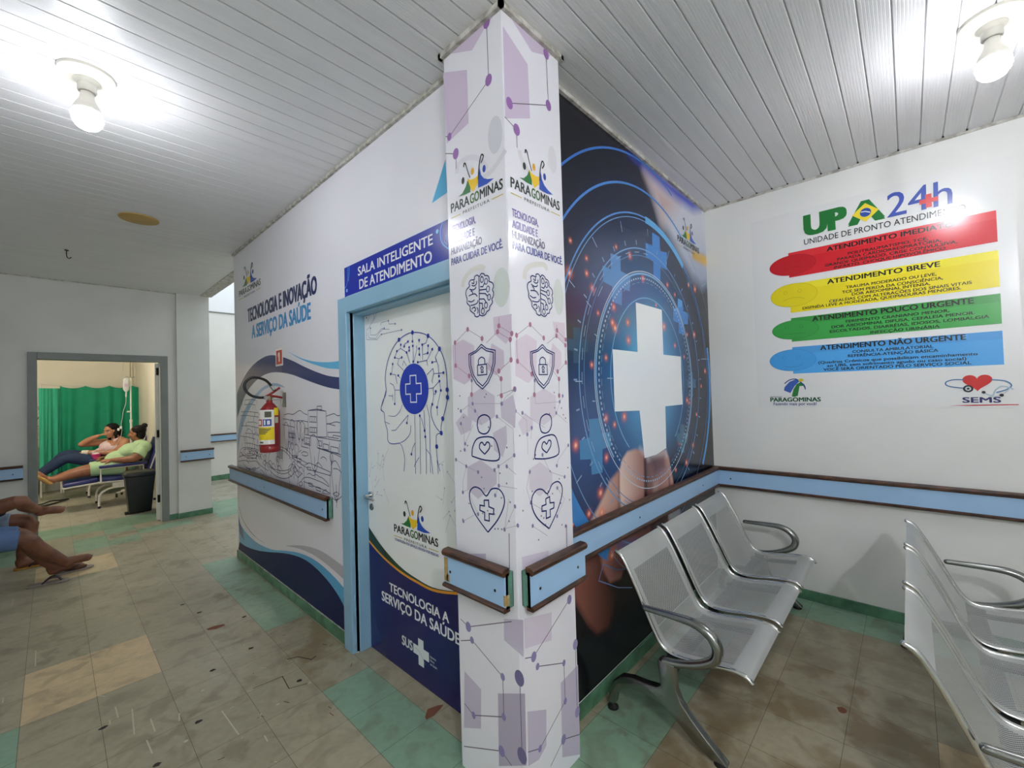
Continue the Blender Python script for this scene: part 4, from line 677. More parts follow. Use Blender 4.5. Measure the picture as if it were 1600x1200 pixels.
for t,u0,u1,z in (('POLITRAUMATISMO, TCE,',-.831,-1.234,2.497),('PARADA CARDIORRESPIRATÓRIA,',-.77,-1.293,2.470),('GRANDE QUEIMADO, CRISE CONVULSIVA,',-.697,-1.362,2.443),('INFARTO, CHOQUE HIPOVOLÊMICO',-.75,-1.31,2.416),
  ('TRAUMA MODERADO OU LEVE,',-.811,-1.264,2.262),('TCE SEM PERDA DA CONSCIÊNCIA,',-.788,-1.292,2.232),('DOR ABDOMINAL INTENSA,',-.842,-1.234,2.207),('CEFALÉIAS COM ALTERAÇÕES DOS SINAIS VITAIS',-.713,-1.414,2.179),('DISPNÉIA LEVE A MODERADA, QUEIMADURAS MENORES.',-.552,-1.368,2.154),
  ('FERIMENTO CRANIANO MENOR,',-.802,-1.313,2.023),('DOR ABDOMINAL DIFUSA, CEFALEIA MENOR,',-.72,-1.42,1.993),('ESCOLTADOS, DIARRÉIAS, IDOSOS, LOMBALGIA',-.709,-1.478,1.962),('INFECÇÃO URINÁRIA',-.931,-1.267,1.930),
  ('CONSULTA AMBULATORIAL',-.83,-1.234,1.807),('REFERÊNCIA-ATENÇÃO BÁSICA',-.805,-1.255,1.779),('(Quadros Crônicos que possibilitam encaminhamento',-.634,-1.423,1.744),('ao UBS, sem sofrimento agudo ou caso social)',-.684,-1.375,1.718),('VOCÊ SERÁ ORIENTADO PELO SERVIÇO SOCIAL',-.662,-1.395,1.691)): pt(t,u0,u1,z,.0185,b=.03)
# older town emblem and the health office emblem
P_.poly([(-0.416,1.58),(-0.448,1.619),(-0.492,1.638),(-0.516,1.625),(-0.481,1.586),(-0.452,1.535),(-0.411,1.555)],'3f62b4',3); P_.poly([(-0.46,1.509),(-0.473,1.562),(-0.495,1.601),(-0.516,1.613),(-0.542,1.6),(-0.551,1.552),(-0.535,1.587),(-0.512,1.585),(-0.499,1.513),(-0.478,1.505)],'2f8040',4); P_.stroke([(-0.417,1.607),(-0.448,1.632),(-0.49,1.639),(-0.522,1.613),(-0.544,1.584),(-0.547,1.56)],.007,'2a4a8a',5,sm=4); c=[(-0.523,1.629)]; P_.disc(c[0],.017,'cdbb2a',5,.012)
pt('PARAGOMINAS',-.317,-.639,1.470,.030,'245a3a',.05); pt('PREFEITURA DE',-.317,-.395,1.503,.008,'3a6a4a',.01); pt('Fazendo mais por você!',-.338,-.612,1.442,.022,'34508e',.02,4,-.006)
hc=(-1.415,1.583); P_.poly([(hc[0]-.062*(16*math.sin(t)**3)/16, hc[1]+.052*(13*math.cos(t)-5*math.cos(2*t)-2*math.cos(3*t)-math.cos(4*t))/15) for t in [i*PI/20 for i in range(40)]],'cf2a28',4)
P_.stroke([(-1.374,1.544),(-1.315,1.553),(-1.283,1.567),(-1.284,1.587),(-1.317,1.599),(-1.362,1.597)],.006,'3d6fa6',5,sm=4); P_.stroke([(-1.472,1.593),(-1.526,1.584),(-1.55,1.558),(-1.532,1.534),(-1.49,1.516)],.006,'4d86b8',5,sm=4); P_.stroke([(-1.557,1.533),(-1.516,1.553),(-1.486,1.529),(-1.473,1.497),(-1.439,1.517)],.006,'a9c4d4',5,sm=4); P_.stroke([(-1.468,1.491),(-1.506,1.5),(-1.545,1.54)],.006,'c4ccd0',5,sm=4)
c=[(-1.376,1.542),(-1.439,1.519),(-1.51,1.5)]; P_.disc(c[0],.022,'26282c',6); P_.disc(c[0],.013,'c6ccd0',7); P_.disc(c[0],.006,'26282c',8); P_.disc(c[1],.008,'202226',6); P_.disc(c[2],.009,'202226',6)
pt('SEMS',-1.349,-1.507,1.457,.032,'3a3470',.05); P_.poly([(-1.292,1.440),(-1.40,1.444),(-1.574,1.447),(-1.574,1.442),(-1.40,1.437)],'c03038',3)
P_.build('poster_print',poster)
# ---------------------------------------------------------------- wall guards
M_guard = mat('guard_blue','9fc3e6',.4,noise=.04,scale=4); M_wood = mat('guard_wood','5a3826',.4,noise=.45,scale=14,col2='2a1812',stretch=(1,1,6)); M_gbr = mat('guard_bracket','5f8f7c',.4,noise=.25,scale=30); M_screw = mat('screw_dark','35302c',.4,.6); M_chip = mat('raw_board','b59a68',.7,noise=.3,scale=60)
def guard(label, axis, plane, out, s0, s1, ends=(), screws=(), group=None, chips=()):
    """blue board with wooden edge strips, standing off the wall; out = direction away from the wall"""
    lo_, hi_ = min(s0,s1), max(s0,s1); z0,z1 = .775,.935
    def P(s,d,z): return (plane+out*d, s, z) if axis == 'y' else (s, plane+out*d, z)
    t = thing('wall_guard', P((lo_+hi_)/2,0,z0), label, 'wall guard', group)
    b = MB(); b.box(P(lo_,.030,z0+.018),P(hi_,.048,z1-.022)); b.build('panel', M_guard, t, bevel=.002)
    for zc,h in ((z1-.012,.014),(z0+.010,.010)):
        prof = [(.024,zc-h),(.055,zc-h),(.061,zc-h*.5),(.062,zc+h*.3),(.056,zc+h*.8),(.045,zc+h),(.024,zc+h)]
        b = MB(); b.rings([[P(s,d,z) for d,z in prof] for s in (lo_,hi_)]); b.build('wood_strip', M_wood, t, smooth=35)
    for e in ends:
        k = .022 if e < (lo_+hi_)/2 else -.022
        b = MB(); b.box(P(e,.004,z0+.012),P(e+k*.25,.045,z1-.016)); b.box(P(e,.003,z0+.012),P(e+k*2,.007,z1-.016)); b.build('bracket', M_gbr, t)
    n = max(1,int((hi_-lo_)/.9))
    for i in range(n+1):
        b = MB(); s = lo_+.06+(hi_-lo_-.12)*i/n; b.box(P(s-.012,0,z0+.03),P(s+.012,.032,z1-.035)); b.build('standoff', M_gbr, t)
    for s in screws:
        b = MB(); c = P(s,.0482,(z0+z1)/2-.01); b.lathe(c,[(.001,-.002),(.006,-.001),(.006,.001),(.001,.002)],8,'x' if axis=='y' else 'y'); b.build('screw', M_screw, t)
    for s,z,w_,h_ in chips:
        b = MB(); b.box(P(s,.028,z),P(s+w_,.0486,z+h_)); b.build('chipped_edge', M_chip, t)
    return t
guard('long blue wall guard with dark wood edges under the fire extinguisher','y',XA,-1,1.77,4.06,(1.77,),(1.83,3.0))
guard('short blue wall guard round the left face of the pillar, its left end chipped','y',0,-1,.02,.385,(.02,),(.075,.345),chips=((.36,.80,.025,.10),(.018,.80,.012,.04),(.35,.80,.02,.03)))
guard('short blue wall guard round the right face of the pillar','x',0,-1,.02,.388,(.02,),(.075,.33))
guard('blue wall guard running across the dark mural behind the metal seats','x',YB,-1,.39,XC-.062,(),(1.15,2.2))
guard('long blue wall guard below the triage poster','y',XC,-1,-2.95,YB-.001,(),(-.02,-2.0))
guard('short blue wall guard on the pale pier beside the doorway','x',6.285,-1,.0,.385,(.385,),(.06,.33))
guard('blue wall guard left of the doorway, above the crossed bare leg','x',YD,-1,-2.3,-1.425,(),(-1.5,))
guard('blue wall guard at the end of the bright side corridor','x',9.2255,-1,.40,3.3,(),())
# ---------------------------------------------------------------- ceiling lamps
M_plast = mat('lamp_plastic','dcd8cc',.45); M_bulb = emis('lit_bulb','f6f8ff',BULB); M_bulbL = emis('lit_bulb_corridor','f6f8ff',BULB_L); M_bulb_fill = emis('added_fill_bulb','f6f8ff',BULB_FILL); M_bulb2 = emis('lit_bulb_warm','fff2dd',ROOM_BULB)
def lamp(x, y, label, mb=None, r=.056):
    t = thing('ceiling_lamp',(x,y,H),label,'ceiling lamp',None)
    b = MB(); b.lathe((x,y,H),[(.001,-.034),(.055,-.034),(.075,-.028),(.098,-.012),(.10,-.002),(.10,0)],32); b.build('lamp_base', M_plast, t, smooth=40)
    b = MB(); b.lathe((x,y,H),[(.001,-.085),(.030,-.085),(.034,-.08),(.034,-.05),(.048,-.036),(.048,-.03)],24); b.build('socket', M_plast, t, smooth=40)
    b = MB(); b.lathe((x,y,H),[(.001,-.176),(.050,-.176),(.050,-.168),(.044,-.15),(.034,-.13),(.026,-.112),(.024,-.086),(.001,-.086)],20); b.build('bulb_collar', M_plast, t, smooth=40)
    b = MB(); b.lathe((x,y,H),[(.001,-.255),(.02,-.253),(.038,-.243),(.050,-.225),(r,-.20),(.054,-.184),(.050,-.1765),(.001,-.1765)],16); b.build('bulb_dome', mb or M_bulb, t, smooth=60)
    return t
lamp(-1.08,1.60,'bare bulb lamp on the ceiling above the left corridor',M_bulbL); lamp(1.508,-1.42,'bare bulb lamp on the ceiling in the top right corner, in front of the poster')
lamp(-1.7,-2.45,'added fill lamp with a bare bulb, unseen on the ceiling behind the photographer',M_bulb_fill)  # unseen lamp added as fill to brighten the door and pillar
lamp(-1.5,8.0,'warm bulb lamp inside the treatment room',M_bulb2)
x,y = -.704,3.46
b = MB(); b.lathe((x,y,H),[(.001,-.012),(.115,-.012),(.128,-.008),(.13,-.001)],36); tag(b.build('ceiling_cover', mat('cover_tan','c2a15e',.6,noise=.15,scale=6), smooth=40, loc=(x,y,H)),'round tan cover plate on the left ceiling over an old lamp hole','cover')
b = MB(); b.tube(catmull([(-1.093,4.85,H),(-1.093,4.85,3.06),(-1.08,4.85,3.035),(-1.06,4.85,3.05)],4),.004,8); b.lathe((-1.093,4.85,H),[(.001,-.01),(.014,-.008),(.016,0)],12); tag(b.build('ceiling_hook', M_screw, loc=(-1.093,4.85,H)),'small dark hook in the ceiling above the doorway','hook')
# ---------------------------------------------------------------- fire extinguisher and its sign
M_red = mat('extinguisher_red','8e1719',.28,coat=.4); M_blk = mat('black_rubber','141414',.4)
ey=2.64; ER=.074; EX=XA-.108; zt=1.575; zb=1.185
t = thing('fire_extinguisher',(XA,ey,zb),'red fire extinguisher hanging on the town mural above the wall guard','fire extinguisher')
b = MB(); b.lathe((EX,ey,0),[(.001,zb),(ER-.004,zb),(ER,zb+.006),(ER,zb+.045),(ER-.003,zb+.05),(ER,zb+.056),(ER,zt-.075),(ER-.008,zt-.05),(ER-.03,zt-.022),(.03,zt-.005),(.022,zt),(.022,zt+.02),(.001,zt+.02)],32); b.build('cylinder', M_red, t, smooth=40)
b = MB()
def wrap(a0,a1,z0,z1,r):
    R=[[(EX+r*math.cos(math.radians(a0+(a1-a0)*i/10)),ey+r*math.sin(math.radians(a0+(a1-a0)*i/10)),z) for i in range(11)] for z in (z0,z1)]
    vs=[[b.bm.verts.new(p) for p in q] for q in R]
    for i in range(10): b._f([vs[0][i],vs[0][i+1],vs[1][i+1],vs[1][i]])
b.m(0); wrap(165,278,1.250,1.520,ER+.0008); b.m(1); wrap(166.5,276.5,1.285,1.385,ER+.0013); b.m(2); wrap(172,208,1.395,1.447,ER+.0013); b.m(3); wrap(214,262,1.395,1.447,ER+.0013); b.m(4)
for k in range(4): wrap(176,258-9*k,1.374-.012*k,1.367-.012*k,ER+.0018)
wrap(185,215,1.260,1.272,ER+.0013); wrap(225,262,1.462,1.508,ER+.0013)
b.m(0); wrap(178,202,1.405,1.437,ER+.0018); wrap(220,230,1.403,1.44,ER+.0018); wrap(238,254,1.405,1.437,ER+.0018)
b.m(2); wrap(172,182,1.480,1.492,ER+.0013)
b.build('label',[mat('label_white','e8e6e0',.4),mat('label_yellow','f0d414',.4),mat('label_red','c8281e',.4),mat('label_blue','1c3f9c',.4),mat('label_grey','5c5a48',.5)],t)
b = MB(); wrap(276,306,1.475,1.535,ER+.003); b.build('seal_tag', mat('seal_yellow','e6cf18',.4), t)
b = MB(); wrap(280,302,1.415,1.462,ER+.004); b.build('gauge_tag', mat('seal_grey','b8bca4',.4), t)
zz = zt+.02
b = MB(); b.lathe((EX,ey,zz),[(.001,0),(.018,0),(.02,.01),(.02,.03),(.014,.038),(.001,.038)],14); b.box((EX-.032,ey-.012,zz+.014),(EX+.03,ey+.012,zz+.034)); b.build('valve', mat('brass_dark','8a7a62',.35,.8), t, smooth=40)
b = MB(); b.tube(catmull([(EX-.025,ey,zz+.032),(EX,ey,zz+.045),(EX+.035,ey-.005,zz+.068),(EX+.075,ey-.01,zz+.10)],4),.009,8,flat=1.6); b.build('lever', M_red, t, smooth=50)
b = MB(); b.tube(catmull([(EX,ey,zz+.036),(EX+.04,ey-.01,zz+.03),(EX+.09,ey-.02,zz+.018)],4),.009,8,flat=1.6); b.build('carry_handle', M_red, t, smooth=50)
b = MB(); b.lathe((EX-.03,ey-.012,zz+.02),[(.001,-.014),(.016,-.014),(.016,.0),(.001,.002)],14,'y'); b.build('gauge', M_steel, t, smooth=40)
b = MB(); b.tube(catmull([(EX-.025,ey,zz+.024),(EX-.075,ey,zz+.024),(EX-.13,ey+.01,zz+.045),(EX-.165,ey+.02,zz+.095),(EX-.16,ey+.02,zz+.145),(EX-.12,ey+.01,zz+.18),(EX-.07,ey,zz+.178),(EX-.02,ey-.005,zz+.155),(EX+.02,ey-.01,zz+.105),(EX+.034,ey-.012,zz+.08)],6),.0105,10,dome=True); b.build('hose', M_blk, t, smooth=50)
b = MB(); b.tube([(EX+.012,ey-.011,zz+.115),(EX+.033,ey-.013,zz+.082)],.0135,10); b.build('nozzle_collar', M_chrome, t, smooth=50)
b = MB(); b.box((XA-.006,ey-.06,zz-.06),(XA-.0028,ey+.02,zz+.06)); b.box((EX,ey-.012,zz-.004),(XA-.005,ey+.012,zz+.006)); b.tube([(XA-.02,ey-.02,zz-.03),(XA-.02,ey-.02,zz+.075)],.006,8); b.build('wall_bracket', M_steel, t)
b = MB(); b.box((XA-.004,2.635,1.878),(XA-.0022,2.797,2.022)); sg = b.build('fire_sign', mat('sign_white','e6e2da',.35), loc=(XA,2.716,1.878)); tag(sg,'small red extinguisher sign above the fire extinguisher','sign')
q = Art(lambda a,z,o:(XA-.0042-o,a,z)); q.rect(2.65,1.892,2.782,2.008,'c23a28',0); q.rect(2.70,1.912,2.725,1.985,'efe6da',1); q.rect(2.705,1.985,2.72,1.993,'efe6da',1); q.stroke([(2.72,1.985),(2.738,1.98),(2.742,1.955)],.006,'efe6da',1); q.build('pictogram', sg)
# ---------------------------------------------------------------- metal waiting benches
def perf_mat():
    m = bpy.data.materials.new('perforated_steel'); m.use_nodes = True; nt = m.node_tree; N = nt.nodes; L = nt.links; bs = N['Principled BSDF']
    bs.inputs['Base Color'].default_value = (*lin('b9bbb8'),1); bs.inputs['Metallic'].default_value = .35; bs.inputs['Roughness'].default_value = .36
    uv = N.new('ShaderNodeUVMap'); ds = []
    for off in (0,.5):
        mp = N.new('ShaderNodeMapping'); mp.inputs['Scale'].default_value = (1/.0115,1/.0115,1); mp.inputs['Location'].default_value = (off,off,0); L.new(uv.outputs[0],mp.inputs[0])
        fr = N.new('ShaderNodeVectorMath'); fr.operation = 'FRACTION'; L.new(mp.outputs[0],fr.inputs[0])
        sb = N.new('ShaderNodeVectorMath'); sb.operation = 'SUBTRACT'; sb.inputs[1].default_value = (.5,.5,0); L.new(fr.outputs[0],sb.inputs[0])
        ml = N.new('ShaderNodeVectorMath'); ml.operation = 'MULTIPLY'; ml.inputs[1].default_value = (1,1,0); L.new(sb.outputs[0],ml.inputs[0])
        ln_ = N.new('ShaderNodeVectorMath'); ln_.operation = 'LENGTH'; L.new(ml.outputs[0],ln_.inputs[0]); ds.append(ln_)
    mn = N.new('ShaderNodeMath'); mn.operation = 'MINIMUM'; L.new(ds[0].outputs['Value'],mn.inputs[0]); L.new(ds[1].outputs['Value'],mn.inputs[1])
    gt = N.new('ShaderNodeMath'); gt.operation = 'LESS_THAN'; gt.inputs[1].default_value = .235; L.new(mn.outputs[0],gt.inputs[0])
    tr = N.new('ShaderNodeBsdfTransparent'); mx = N.new('ShaderNodeMixShader'); L.new(gt.outputs[0],mx.inputs[0]); L.new(bs.outputs[0],mx.inputs[1]); L.new(tr.outputs[0],mx.inputs[2])
    L.new(mx.outputs[0],N['Material Output'].inputs[0]); return m
M_perf = perf_mat(); M_sheet = mat('seat_steel','b9bbb8',.36,.35,noise=.06,scale=6); M_cast = mat('cast_aluminium','9a9c98',.22,1.0,noise=.12,scale=8); M_beam = mat('beam_dark','2b2b2b',.4,.3)
PROF = catmull([(0,.012,.772),(0,-.012,.758),(0,-.035,.728),(0,-.085,.635),(0,-.135,.53),(0,-.178,.44),(0,-.215,.383),(0,-.262,.362),(0,-.33,.364),(0,-.42,.380),(0,-.50,.392),(0,-.545,.394),(0,-.578,.386),(0,-.596,.370)],4)
bench = thing('waiting_bench',(1.58,-.25,0),'three-seat perforated metal waiting bench against the dark mural','bench','metal waiting benches')
def seat(x0,x1):
    me = bpy.data.meshes.new('seat_shell'); bm = bmesh.new(); uvl = bm.loops.layers.uv.new('UVMap'); n = len(PROF)
    s = [0]
    for i in range(1,n): s.append(s[-1]+(PROF[i]-PROF[i-1]).length)
    xs_ = [x0,x0+.045,x1-.045,x1]; V = [[bm.verts.new((x,p.y,p.z)) for x in xs_] for p in PROF]
    for i in range(n-1):
        for j in range(3):
            f = bm.faces.new((V[i][j],V[i][j+1],V[i+1][j+1],V[i+1][j])); f.smooth = True
            f.material_index = 1 if (j == 1 and .11 < s[i] < s[-1]-.10) else 0
            for l in f.loops:
                k = (0,0)
                for a,(ii,jj) in zip((V[i][j],V[i][j+1],V[i+1][j+1],V[i+1][j]),((i,j),(i,j+1),(i+1,j+1),(i+1,j))):
                    if l.vert is a: k = (xs_[jj],s[ii])
                l[uvl].uv = k
    bm.to_mesh(me); bm.free(); me.materials.append(M_sheet); me.materials.append(M_perf)
    o = bpy.data.objects.new('seat_shell', me); COL.objects.link(o); me.transform(Matrix.Translation(-wloc(bench))); o.parent = bench
    for x in (x0,x1):
        b = MB(); b.tube([(x,p.y,p.z) for p in PROF],.0105,8,dome=True); b.build('edge_tube', M_chrome, o, smooth=60)
    for xa in (x0+.06,x1-.085):
        b = MB(); b.prism([(-.50,.376),(-.42,.364),(-.33,.350),(-.24,.346),(-.215,.342),(-.215,.330),(-.30,.330),(-.50,.356)],xa,xa+.025,'x'); b.build('seat_bracket', M_beam, o)
for x0,x1 in ((.760,1.255),(1.318,1.815),(1.878,2.375)): seat(x0,x1)
b = MB(); b.box((.715,-.285,.285),(2.42,-.225,.335)); b.build('beam', M_beam, bench, bevel=.004)
LEGP = [(-.215,.345),(-.222,.27),(-.225,.235),(-.205,.216),(-.15,.207),(-.08,.203),(-.02,.187),(.02,.15),(.045,.09),(.056,.03),(.02,.03),(.008,.085),(-.02,.125),(-.07,.148),(-.14,.154),(-.20,.150),(-.245,.135),(-.30,.098),(-.37,.045),(-.44,-.0),(-.505,.0),(-.50,.02),(-.43,.078),(-.36,.142),(-.318,.19),(-.298,.235),(-.294,.27),(-.292,.345)]
LEGP = [(y if y>-.44 else y, max(z,.012)) for y,z in LEGP]
for xc in (.722,2.425):
    b = MB(); b.prism([(y,z) for y,z in LEGP],xc-.02,xc+.02,'x'); lg = b.build('leg_frame', M_cast, bench, bevel=.012, seg=3, smooth=50)
    for y in (.038,-.472):
        b = MB(); b.lathe((xc,y,0),[(.001,.02),(.012,.02),(.018,.014),(.027,.008),(.028,0),(.001,0)],16); b.build('foot', M_blk, lg, smooth=40)
    b = MB()
    pth = catmull([(xc,-.150,.556),(xc,-.20,.558),(xc,-.30,.562),(xc,-.385,.560),(xc,-.445,.535),(xc,-.476,.49),(xc,-.468,.44),(xc,-.43,.405),(xc,-.37,.375),(xc,-.30,.352),(xc,-.235,.342)],5)
    b.tube(pth,[.0135+.010*math.sin(min(1,i/len(pth)*1.2)*PI*.8)**2 for i in range(len(pth))],12,flat=1.15,upv=(0,0,1),dome=True); b.build('armrest', M_cast, bench, smooth=60)
b2 = copy_tree(bench); b2.location = (1.58-.13,-.25-1.085,0); b2['label'] = 'three-seat perforated metal waiting bench seen from its back on the right, clear of the walls'
b3 = copy_tree(bench); b3.location = (-2.05,5.02,0); b3.rotation_euler = (0,0,PI/2); b3['label'] = 'metal waiting bench under the two seated people in denim shorts'
# ---------------------------------------------------------------- treatment room
M_vin = mat('blue_vinyl','2c3270',.32,noise=.06,scale=8); M_white = mat('white_enamel','dcdad2',.3); M_rub = mat('rubber_tip','1a1a1a',.5)
def recliner(y0,y1,label,xo=0):
    yc=(y0+y1)/2; t = thing('recliner_chair',(-.5+xo,yc,0),label,'recliner','blue recliner chairs')
    X = lambda v: v+xo
    def cushion(name, a, c, th, par=t):      # padded slab between two (x,z) points
        d = Vector((c[0]-a[0],0,c[1]-a[1])); u = d.normalized(); n_ = Vector((-u.z,0,u.x)); n_ = n_ if n_.z>0 else -n_
        P = [(X(a[0]),a[1]),(X(c[0]),c[1]),(X(c[0])-n_.x*th,c[1]-n_.z*th),(X(a[0])-n_.x*th,a[1]-n_.z*th)]
        b = MB(); b.prism(P,y0+.02,y1-.02,'y'); return b.build(name, M_vin, par, bevel=.028, seg=3, smooth=50)
    cushion('leg_rest',(-1.10,.435),(-.715,.475),.07); cushion('seat',(-.71,.475),(-.17,.455),.08); cushion('backrest',(-.17,.44),(.05,1.19),.09)
    b = MB()
    for y in (y0+.03,y1-.03): b.tube([(X(-1.09),y,.37),(X(-.72),y,.395),(X(-.2),y,.375)],.014,8); b.tube([(X(-.15),y,.37),(X(.085),y,1.14)],.014,8)
    b.tube([(X(-1.09),y0+.03,.37),(X(-1.09),y1-.03,.37)],.014,8); b.build('frame', M_white, t, smooth=50)
    for y in (y0+.03,y1-.03):
        for pts in (catmull([(X(-.5),y,.30),(X(-.6),y,.285),(X(-.685),y,.23),(X(-.71),y,.13),(X(-.71),y,.0)],5),catmull([(X(-.25),y,.33),(X(-.13),y,.25),(X(-.06),y,.12),(X(-.05),y,.0)],5)):
            b = MB(); b.tube(pts,.016,8); lg = b.build('leg', M_white, t, smooth=50); p = pts[-1]; b = MB(); b.lathe((p[0],p[1],0),[(.001,.035),(.019,.035),(.019,0),(.001,0)],10); b.build('rubber_tip', M_rub, lg)
    for y in (y0+.02,y1-.032): b = MB(); b.box((X(-.56),y,.285),(X(-.26),y+.012,.37)); b.build('side_plate', M_white, t)
    for y in (y0-.01,y1-.04):
        b = MB(); b.tube([(X(-.69),y+.025,.39),(X(-.69),y+.025,.605),(X(-.19),y+.025,.605),(X(-.19),y+.025,.40)],.013,8); ar = b.build('arm_frame', M_white, t); b = MB(); b.box((X(-.71),y-.012,.615),(X(-.14),y+.06,.655)); b.build('arm_pad', M_vin, ar, bevel=.012, seg=3, smooth=50)
    return t
recliner(8.06,8.66,'blue padded recliner under the woman in light green, nearest the doorway'); recliner(9.28,9.88,'blue padded recliner under the woman in the pink top, by the curtain',-.06)
# waste bin
t = thing('waste_bin',(-.28,7.25,0),'black plastic waste bin with a lid beside the blue recliner','bin')
def sq(hx,hy,z,cx=-.325,cy=7.27): return [(cx-hx,cy-hy,z),(cx+hx,cy-hy,z),(cx+hx,cy+hy,z),(cx-hx,cy+hy,z)]
b = MB(); b.rings([sq(.125,.11,.012),sq(.165,.15,.54)]); b.build('body', mat('bin_black','1b1b1c',.35), t, bevel=.015, seg=3, smooth=40)
b = MB(); b.rings([sq(.172,.158,.535),sq(.178,.162,.545),sq(.178,.162,.585),sq(.15,.13,.61)]); b.build('lid', mat('bin_lid','232324',.3), t, bevel=.01, seg=2, smooth=40)
b = MB(); b.box((-.49,7.20,0.0),(-.43,7.30,.03)); b.build('pedal', M_blk, t)
# drip stand with its bag
sx,sy = -.25,8.97
t = thing('drip_stand',(sx,sy,0),'white drip stand between the two recliners','drip stand')
b = MB(); b.tube([(sx,sy,.08),(sx,sy,1.30)],.016,10); b.build('outer_pole', M_white, t, smooth=50)
b = MB(); b.tube([(sx,sy,1.28),(sx,sy,2.06)],.011,10); b.build('inner_pole', M_white, t, smooth=50)
b = MB(); b.lathe((sx,sy,1.30),[(.001,-.03),(.02,-.03),(.022,.02),(.001,.022)],12); b.tube([(sx,sy,1.46),(sx-.035,sy,1.46)],.012,8); b.ell((sx-.04,sy,1.46),(.016,.016,.016),n=10,k=6); b.build('clamp', M_white, t, smooth=50)
b = MB(); b.tube(catmull([(sx+.06,sy,2.06),(sx+.05,sy,2.075),(sx,sy,2.06),(sx-.05,sy,2.075),(sx-.075,sy,2.06)],4),.005,6); b.build('hook_arm', M_steel, t)
for k in range(5):
    a = 2*PI*k/5+.9; p = (sx+.21*math.cos(a),sy+.21*math.sin(a)); b = MB(); b.tube([(sx,sy,.10),(p[0],p[1],.075)],.014,8); lg = b.build('leg', M_white, t, smooth=50); b = MB(); b.lathe((p[0],p[1],.03),[(.001,-.014),(.03,-.014),(.03,.014),(.001,.014)],14,'x'); b.tube([(p[0],p[1],.03),(p[0],p[1],.075)],.008,6); b.build('caster', M_rub, lg)
t = thing('drip_bag',(sx-.06,sy,1.85),'clear drip bag hanging from the white drip stand with its tube','drip bag')
M_clear = mat('clear_plastic','e4e8ea',.15); M_clear.node_tree.nodes['Principled BSDF'].inputs['Transmission Weight'].default_value = .35
b = MB(); b.rings([[(sx-.062+w_*math.cos(2*PI*j/16),sy-.03+.018*f_*math.sin(2*PI*j/16),z) for j in range(16)] for w_,f_,z in ((.004,.3,1.80),(.022,.7,1.82),(.042,1.0,1.85),(.044,1.1,1.93),(.04,.8,2.00),(.034,.3,2.03),(.01,.2,2.055))]); b.build('bag', M_clear, t, smooth=60)
b = MB(); b.box((sx-.085,sy-.052,1.90),(sx-.04,sy-.0505,1.955)); b.build('bag_label', mat('bag_print','b4a0b8',.5), t)
b = MB(); b.lathe((sx-.062,sy-.03,1.76),[(.001,-.05),(.009,-.045),(.011,0),(.011,.03),(.001,.045)],10); b.build('drip_chamber', M_clear, t, smooth=50)
b = MB(); b.tube(catmull([(sx-.062,sy-.03,1.72),(sx-.07,sy-.03,1.60),(sx-.10,sy-.02,1.48),(sx-.115,sy-.02,1.35),(sx-.13,sy-.02,1.25),(sx-.12,sy,1.12),(sx-.15,sy+.02,.98),(sx-.22,sy+.06,.86),(sx-.36,sy+.16,.79),(sx-.52,sy+.24,.785)],6),.0045,6); b.build('tube', M_clear, t)
b = MB(); b.ell((sx-.135,sy-.02,1.19),(.018,.014,.028),n=10,k=6); b.ell((sx-.165,sy-.02,1.16),(.016,.014,.026),n=10,k=6); b.build('roller_clamp', mat('clamp_white','ececec',.4), t, smooth=50)
# curtain screen
M_cur = mat('curtain_green','11906c',.8,noise=.08,scale=5); M_cur2 = mat('curtain_green_light','3ab694',.8,noise=.06,scale=5)
t = thing('curtain_screen',(-.6,10.3,0),'green cloth folding screen standing behind the recliners','screen')
def curtain(a, c, top, bot, m, ph, sag, nw, name):
    bm_ = MB(); n=90; k=12; V=[]
    for i in range(n+1):
        u=i/n; px=a[0]+(c[0]-a[0])*u; py=a[1]+(c[1]-a[1])*u; row=[]
        zt_=top-sag*abs(math.sin(u*PI*nw))**.8 if sag else top
        for j in range(k+1):
            v=j/k; amp=.012+.035*v; w_=math.sin(u*nw*2*PI*1.5+ph+1.2*math.sin(u*9))*amp+.012*math.sin(u*41+ph+v*2)*(.3+v)
            row.append(bm_.bm.verts.new((px+.012*math.sin(u*23+v*3)*v,py+w_,zt_+(bot-zt_)*v)))
        V.append(row)
    for i in range(n):
        for j in range(k): bm_._f([V[i][j],V[i+1][j],V[i+1][j+1],V[i][j+1]])
    return bm_.build(name, m, t, smooth=80)
curtain((-1.095,10.31),(.03,10.33),1.965,.35,M_cur,0,.045,3.4,'curtain'); curtain((-1.36,10.06),(-1.08,10.35),1.92,.35,M_cur2,1.5,.0,1.2,'curtain')
b = MB()
for q in ([(-1.06,10.38,0),(-1.06,10.38,1.975),(.09,10.38,1.93),(.09,10.38,0)],[(-1.09,10.38,0),(-1.09,10.38,1.965),(-1.335,10.12,1.99),(-1.335,10.12,0)]): b.tube(q,.012,8)
b.build('screen_frame', M_white, t)
